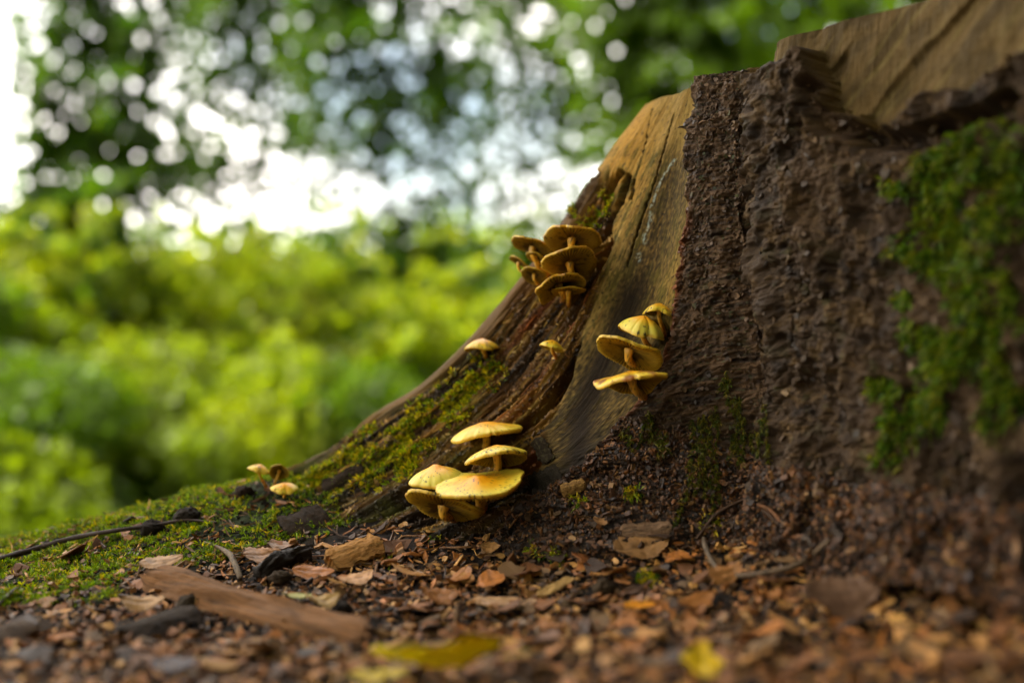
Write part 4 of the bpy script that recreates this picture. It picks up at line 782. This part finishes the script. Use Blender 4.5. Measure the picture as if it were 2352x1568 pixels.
# leaf cover wanted over the visible canopy: rows top to bottom, columns left to right
CY = [-200, 0, 90, 170, 250, 330, 420, 500, 570, 640, 720]
CX = [-300, 0, 90, 200, 320, 450, 600, 750, 870, 960, 1060, 1200, 1330, 1480, 1650, 1850, 2352, 2600]
LAI = np.array([
 [1.0,.1,1.0,2.2,2.0,3.0,3.2,3.2,2.4,1.6,1.8,2.2,3.2,4.0,4.5,4.5,4.5,4.5],
 [0.6,.0,1.0,2.4,1.0,2.8,3.2,3.4,2.6,1.0,1.6,2.2,3.2,4.0,4.5,4.5,4.5,4.5],
 [0.6,.0,1.6,1.8,1.8,1.5,2.6,2.6,1.8,0.7,1.7,1.6,2.6,3.4,4.0,4.5,4.5,4.5],
 [0.6,.0,1.6,1.6,1.3,1.5,2.2,1.6,1.2,1.4,2.0,1.6,3.0,4.0,4.5,4.5,4.5,4.5],
 [0.6,.0,.8,2.0,1.4,1.5,1.1,1.2,1.5,2.0,1.8,1.4,2.6,3.8,4.0,4.5,4.5,4.5],
 [0.6,.0,1.3,2.8,2.6,2.4,1.3,1.6,1.6,1.0,.8,1.3,1.4,2.5,4.0,4.5,4.5,4.5],
 [0.6,.0,1.2,1.7,2.4,2.3,1.2,.8,.6,.6,.8,1.0,1.4,2.5,4.0,4.5,4.5,4.5],
 [1.5,1.5,3.0,2.2,.6,.5,.4,.35,.8,1.0,.8,1.0,1.2,2.5,4.0,4.5,4.5,4.5],
 [6,6,6,3.2,1.1,.5,.5,.6,1.8,1.8,1.2,.9,1.0,2.5,4.0,4.5,4.5,4.5],
 [8,8,8,5,1.6,1.0,.9,1.0,1.8,1.8,1.6,1.4,1.4,4,4.0,4.5,4.5,4.5],
 [9,9,9,7,3,3,3,3,3,3,3,3,3,9,9,9,9,9]])
def bil(x, y):
    fx = np.interp(x, CX, np.arange(len(CX))); fy = np.interp(y, CY, np.arange(len(CY))); i = np.minimum(fx.astype(int), len(CX) - 2); j = np.minimum(fy.astype(int), len(CY) - 2); a = fx - i; b = fy - j
    return (LAI[j, i] * (1 - a) + LAI[j, i + 1] * a) * (1 - b) + (LAI[j + 1, i] * (1 - a) + LAI[j + 1, i + 1] * a) * b
tree_x = [(-330,8.2),(190,7.4),(560,9.6),(900,8.4),(1220,9.8),(1560,8.0),(1900,9.0),(2300,8.4)]
tl = ["dark tree at the far left beyond the bright gap in the canopy","leafy tree with drooping dark boughs behind the left of the moss bank","tree with loose sparkling crown left of the white sky patch","tall tree whose crown holds the large bright gap at the top","tree crown full of light gaps straight behind the upper mushrooms","dense green tree behind the top of the stump","deep green tree behind the sawn top of the stump","dense tree hidden behind the thick bark lobe"]
LS = .050
# boughs: dense leaf layers with round light gaps, the more gaps the thinner the cover wanted
n = 330000; lx = rng.uniform(-300, 2600, n); ly = rng.uniform(-200, 720, n); lam_ = bil(lx, ly)
dep0 = 8.6; cell = (2900 * dep0 / K) * (920 * dep0 / K); leafA = LS * LS * 1.24 * .6
dense = 8.0 * ss(.10, .62, lam_ + .3 * fbm(lx / 90., ly / 90., 3, 131)) * (.75 + .6 * ss(-.4, .4, fbm(lx / 48., ly / 48., 3, 130)))
hn = 15000; hx = rng.uniform(-300, 2600, hn); hy = rng.uniform(-200, 640, hn); hr = 3.6 + 5.6 * rng.uniform(0, 1, hn)**1.5; ho = .90 * np.exp(-.86 * bil(hx, hy))
hk = rng.uniform(0, 1, hn) < -np.log(1 - np.minimum(ho, .93)) * (2900 * 840) / (np.pi * 36.) / hn; hx, hy, hr = hx[hk], hy[hk], hr[hk]
hole = np.zeros(n, bool); cellid = {}
for q, (a_, b_) in enumerate(zip(hx, hy)): cellid.setdefault((int(a_ // 30), int(b_ // 30)), []).append(q)
ci_, cj_ = (lx // 30).astype(int), (ly // 30).astype(int)
ordr = np.lexsort((cj_, ci_)); key = ci_ * 1000 + cj_; ks, st_ = np.unique(key[ordr], return_index=True); en_ = np.r_[st_[1:], n]
for kk_, s0, e0 in zip(ks, st_, en_):
    idx = ordr[s0:e0]; i0, j0 = ci_[idx[0]], cj_[idx[0]]; qs = [q for di in (-1, 0, 1) for dj in (-1, 0, 1) for q in cellid.get((i0 + di, j0 + dj), ())]
    if qs: hole[idx] = ((lx[idx, None] - hx[qs])**2 + (ly[idx, None] - hy[qs])**2 < (hr[qs] + 2.)**2).any(1)
want = dense * cell / leafA / n
k = (rng.uniform(0, 1, n) < want) & ~hole; lx, ly = lx[k], ly[k]
own = np.argmin(np.abs((lx[:, None] - np.array([t[0] for t in tree_x])[None]) + rng.normal(0, 60, (len(lx), 1))), 1)
print("canopy leaves", len(lx), "p max", want.max())
nb_ = 42000; bxx = rng.uniform(-200, 1500, nb_); byy = rng.uniform(470, 1000, nb_); kb = fbm(bxx / 75., byy / 60., 4, 150) + rng.normal(0, .05, nb_) > .12 + .25 * ss(650, 500, byy) * ss(250, 500, bxx); bxx, byy = bxx[kb], byy[kb]
bown = np.argmin(np.abs(bxx[:, None] - np.array([t[0] for t in tree_x])[None]), 1); bdep = 6.3 + .8 * fbm(bxx / 200., byy / 200., 2, 151) + rng.uniform(-.2, .2, len(bxx)); bhue = np.array([(.14,.19,.006),(.20,.24,.006),(.27,.29,.008),(.08,.13,.005)])[rng.choice(4, len(bxx))] * (1 + .8 * fbm(bxx / 90., byy / 90., 2, 152))[:, None]
for ti, (tx, td) in enumerate(tree_x):
    m = own == ti; m_n = int(m.sum()); dpt = td + .5 * fbm(lx[m] / 120., ly[m] / 120., 2, 140) + rng.uniform(-.22, .22, m_n); P = P2W(lx[m], ly[m], dpt)
    e = bpy.data.objects.new("tree", None); COL.objects.link(e); bx_ = float((tx - 1176) / K * td); bz = float(ground_base(bx_, td)); e.location = (bx_, td, bz); tag(e, tl[ti], "tree", "trees behind the stump")
    o_ = np.array((bx_, td, bz)); hue = FC[rng.choice(5, m_n)] * rng.uniform(.6, 1.1, (m_n, 1)) * np.array((.85, .92, .35)); hue = mixc(hue, (.10, .16, .004), ss(1000, 1500, lx[m]) * .5)
    bm_ = bown == ti
    if bm_.any(): leaves_mesh("low_bough", P2W(bxx[bm_], byy[bm_], bdep[bm_]) - o_, rng.uniform(.7, 1.3, int(bm_.sum())) * .04, bhue[bm_], rng, e)
    leaves_mesh("crown", P - o_, rng.uniform(.7, 1.3, m_n) * LS, hue, rng, e)
    trunk("trunk", np.array((0, 0, -.2)), np.array((rng.normal() * .3, .3, 5.5)), .035 if ti != 1 else .06, .015, e, ti)
    for b in range(7):
        z0 = rng.uniform(1.6, 4.6); a = rng.uniform(0, 6.28); trunk("limb", np.array((0, .05, z0)), np.array((math.cos(a) * 1.3, math.sin(a) * .8, z0 + rng.uniform(.2, .9))), .012, .004, e, ti * 10 + b)
q0, q1 = P2W(-60, 30, 3.0), P2W(112, 232, 3.0); br = trunk("bare_branch", np.zeros(3), q1 - q0, .011, .004, None, 91); br.location = q0; tag(br, "thin bare branch against the white sky at the top left corner", "branch")
# sunlit hillside bushes below the canopy
bl = ["bright sunlit bush low on the far left slope","dark green bush at the left edge of the slope","yellow green bush below the white sky at the left","glowing bush behind the small root mushrooms","bright yellow green bush left of the root","pale green bush under the canopy in the middle","glowing bush just left of the lower stump edge","deep green bush left of the upper mushrooms","yellow green bush directly behind the lone edge mushroom","bushy sapling low on the slope behind the moss bank","green bush high on the slope under the white sky","small sunlit bush near the crest of the moss bank","shaded bush behind the left end of the long twig","bush at the far right hidden behind the stump","wide bush on the slope behind the stump root","leafy bush in the hollow behind the mossy ground"]
bush = [(150,900,6.0),(-60,800,6.6),(330,850,7.0),(600,960,5.6),(800,980,6.2),(560,860,7.4),(960,880,6.4),(1080,850,7.2),(880,850,7.8),(260,1080,5.0),(400,930,8.2),(480,1100,5.2),(30,1100,5.2),(1600,800,7),(760,880,7.0),(140,1010,5.6)]
for bi, (bx0, by0, bd) in enumerate(bush):
    c = P2W(bx0, by0, bd); m_n = 6400; nc = 11; cc_ = rng.normal(size=(nc, 3)) * np.array((.42, .35, .30)); cr2 = rng.uniform(.16, .42, nc); sh = rng.choice(nc, m_n, p=cr2**2 / (cr2**2).sum())
    d = rng.normal(size=(m_n, 3)); d /= np.linalg.norm(d, axis=1, keepdims=True); P = c + cc_[sh] + d * (rng.uniform(.1, 1, m_n)**.5 * cr2[sh])[:, None] * np.array((1.2, 1, .8))
    gz = float(ground_base(c[0], c[1])); e = bpy.data.objects.new("bush", None); COL.objects.link(e); e.location = (c[0], c[1], gz); tag(e, bl[bi], "bush", "bushes on the sunlit slope")
    dk = bi in (1, 7, 12, 13); pal_ = np.array(np.array((.72, .84, 1.)) * [(.18,.21,.005),(.22,.25,.005),(.30,.30,.007),(.25,.27,.006),(.10,.15,.005),(.34,.33,.03)]); ch = rng.choice(6, nc, p=[.25,.22,.15,.15,.18,.05] if not dk else [.3,.05,0,0,.65,0]); hue = pal_[ch[sh]] * rng.uniform(.6, 1.2, (m_n, 1))
    leaves_mesh("foliage", P - np.array(e.location), rng.uniform(.7, 1.3, m_n) * .035, hue, rng, e)
    for s_ in range(3): trunk("stem", np.array((rng.normal() * .1, 0, -.1)), c - np.array(e.location) + rng.normal(size=3) * .25, .02, .008, e, bi + s_ * 7)
# far wooded slope reading as one mass
n = 60000; X = rng.uniform(-22, 22, n); Y = rng.uniform(10.5, 24, n); P = np.stack([X, Y, ground_base(X, Y) + rng.uniform(0, 1.1, n) + .3 * fbm(X * .7, Y * .7, 2, 3)], -1)
o = leaves_mesh("undergrowth", P, rng.uniform(.05, .10, n), (np.array([(.12,.19,.01),(.07,.13,.01),(.18,.24,.015)])[rng.choice(3, n)]) * (.55 + .9 * ss(-.4, .4, fbm(X * .8, Y * .8, 2, 4)))[:, None], rng); tag(o, "sunlit green undergrowth covering the far slope", "undergrowth", None, "stuff")
n = 70000; X = rng.uniform(-7.5, 5, n); Y = rng.uniform(6.2, 10.5, n); ppx = 1176 + X / Y * K; tz = (784 - 672 + 110 * ss(420, 120, ppx) + 75 * fbm(X * .9, Y * .3, 4, 61)) / K * Y + CAM_H + SP * Y
gz_ = ground_base(X, Y); P = np.stack([X, Y, gz_ + (tz - gz_) * rng.uniform(0, 1, n)**.8], -1); kx = fbm(X * 1.3, P[:, 2] * 1.6, 3, 62)
o = leaves_mesh("undergrowth", P, rng.uniform(.03, .06, n), np.array([(.18,.21,.006),(.12,.16,.005),(.25,.27,.01)])[rng.choice(3, n)] * (1 + .9 * kx)[:, None], rng); tag(o, "lime green sapling thicket on the slope under the trees", "undergrowth", None, "stuff")
n = 26000; X = rng.uniform(-7, 6, n); Y = rng.uniform(3.2, 8.5, n); P = np.stack([X, Y, ground_base(X, Y) + rng.uniform(0, .22, n)], -1)
o = leaves_mesh("undergrowth", P, rng.uniform(.02, .05, n), np.array([(.17,.23,.012),(.08,.14,.012),(.2,.22,.02)])[rng.choice(3, n)], rng); tag(o, "low leafy plants in the hollow behind the moss bank", "undergrowth", None, "stuff")
# unseen trees added around the viewer to shade the stump
sur = [((-3.4,-.6,4.6),1.35,6000,"unseen leafy tree at the left of the viewer shading the stump"),((3.6,1.0,3.0),2.3,8000,"unseen tree standing close to the right of the stump"),((1.8,-3.6,2.4),2.3,8000,"unseen tree behind the viewer to the right"),
       ((5.0,4.5,3.4),2.4,6000,"unseen tree beyond the stump at the right"),((.9,1.0,4.6),2.2,9000,"unseen tree arching high over the stump"),((-1.8,-4.4,2.4),2.0,7000,"unseen tree behind the viewer to the left"),
       ((2.6,-1.0,1.5),1.3,6000,"unseen low tree at the right of the viewer"),((-.2,-2.2,1.3),1.25,6000,"unseen low tree just behind the viewer"),((.2,-1.6,4.2),1.9,8000,"unseen tree arching over the viewer"),((-4.6,-3.2,2.2),1.6,5000,"unseen tree far left behind the viewer"),
       ((2.4,-2.6,.7),1.3,7000,"unseen shrubby tree low at the right behind the viewer"),((.6,-1.9,.5),.8,5000,"unseen small shrubby tree right behind the viewer"),((1.7,-.3,.7),.75,5000,"unseen small shrubby tree close at the right of the viewer")]
for si, (c, R0, m_n, lab) in enumerate(sur):
    m_n = int(m_n * 1.35)
    c = np.array(c); d = rng.normal(size=(m_n, 3)); d /= np.linalg.norm(d, axis=1, keepdims=True); P = c + d * rng.uniform(.2, 1, (m_n, 1))**.5 * R0 * np.array((1, 1, .75))
    bx_, by_ = (c[0], c[1]) if si not in (4, 8) else ((1.9, 2.4) if si == 4 else (1.2, -2.4))
    e = bpy.data.objects.new("tree", None); COL.objects.link(e); bz = float(ground_base(bx_, by_)); e.location = (bx_, by_, bz); tag(e, lab, "tree", "unseen shade trees around the clearing"); o_ = np.array((bx_, by_, bz))
    leaves_mesh("crown", P - o_, rng.uniform(.09, .15, m_n), FC[rng.choice(5, m_n)], rng, e, 1.0); trunk("trunk", np.array((0, 0, -.2)), c - o_, .14, .05, e, 50 + si)
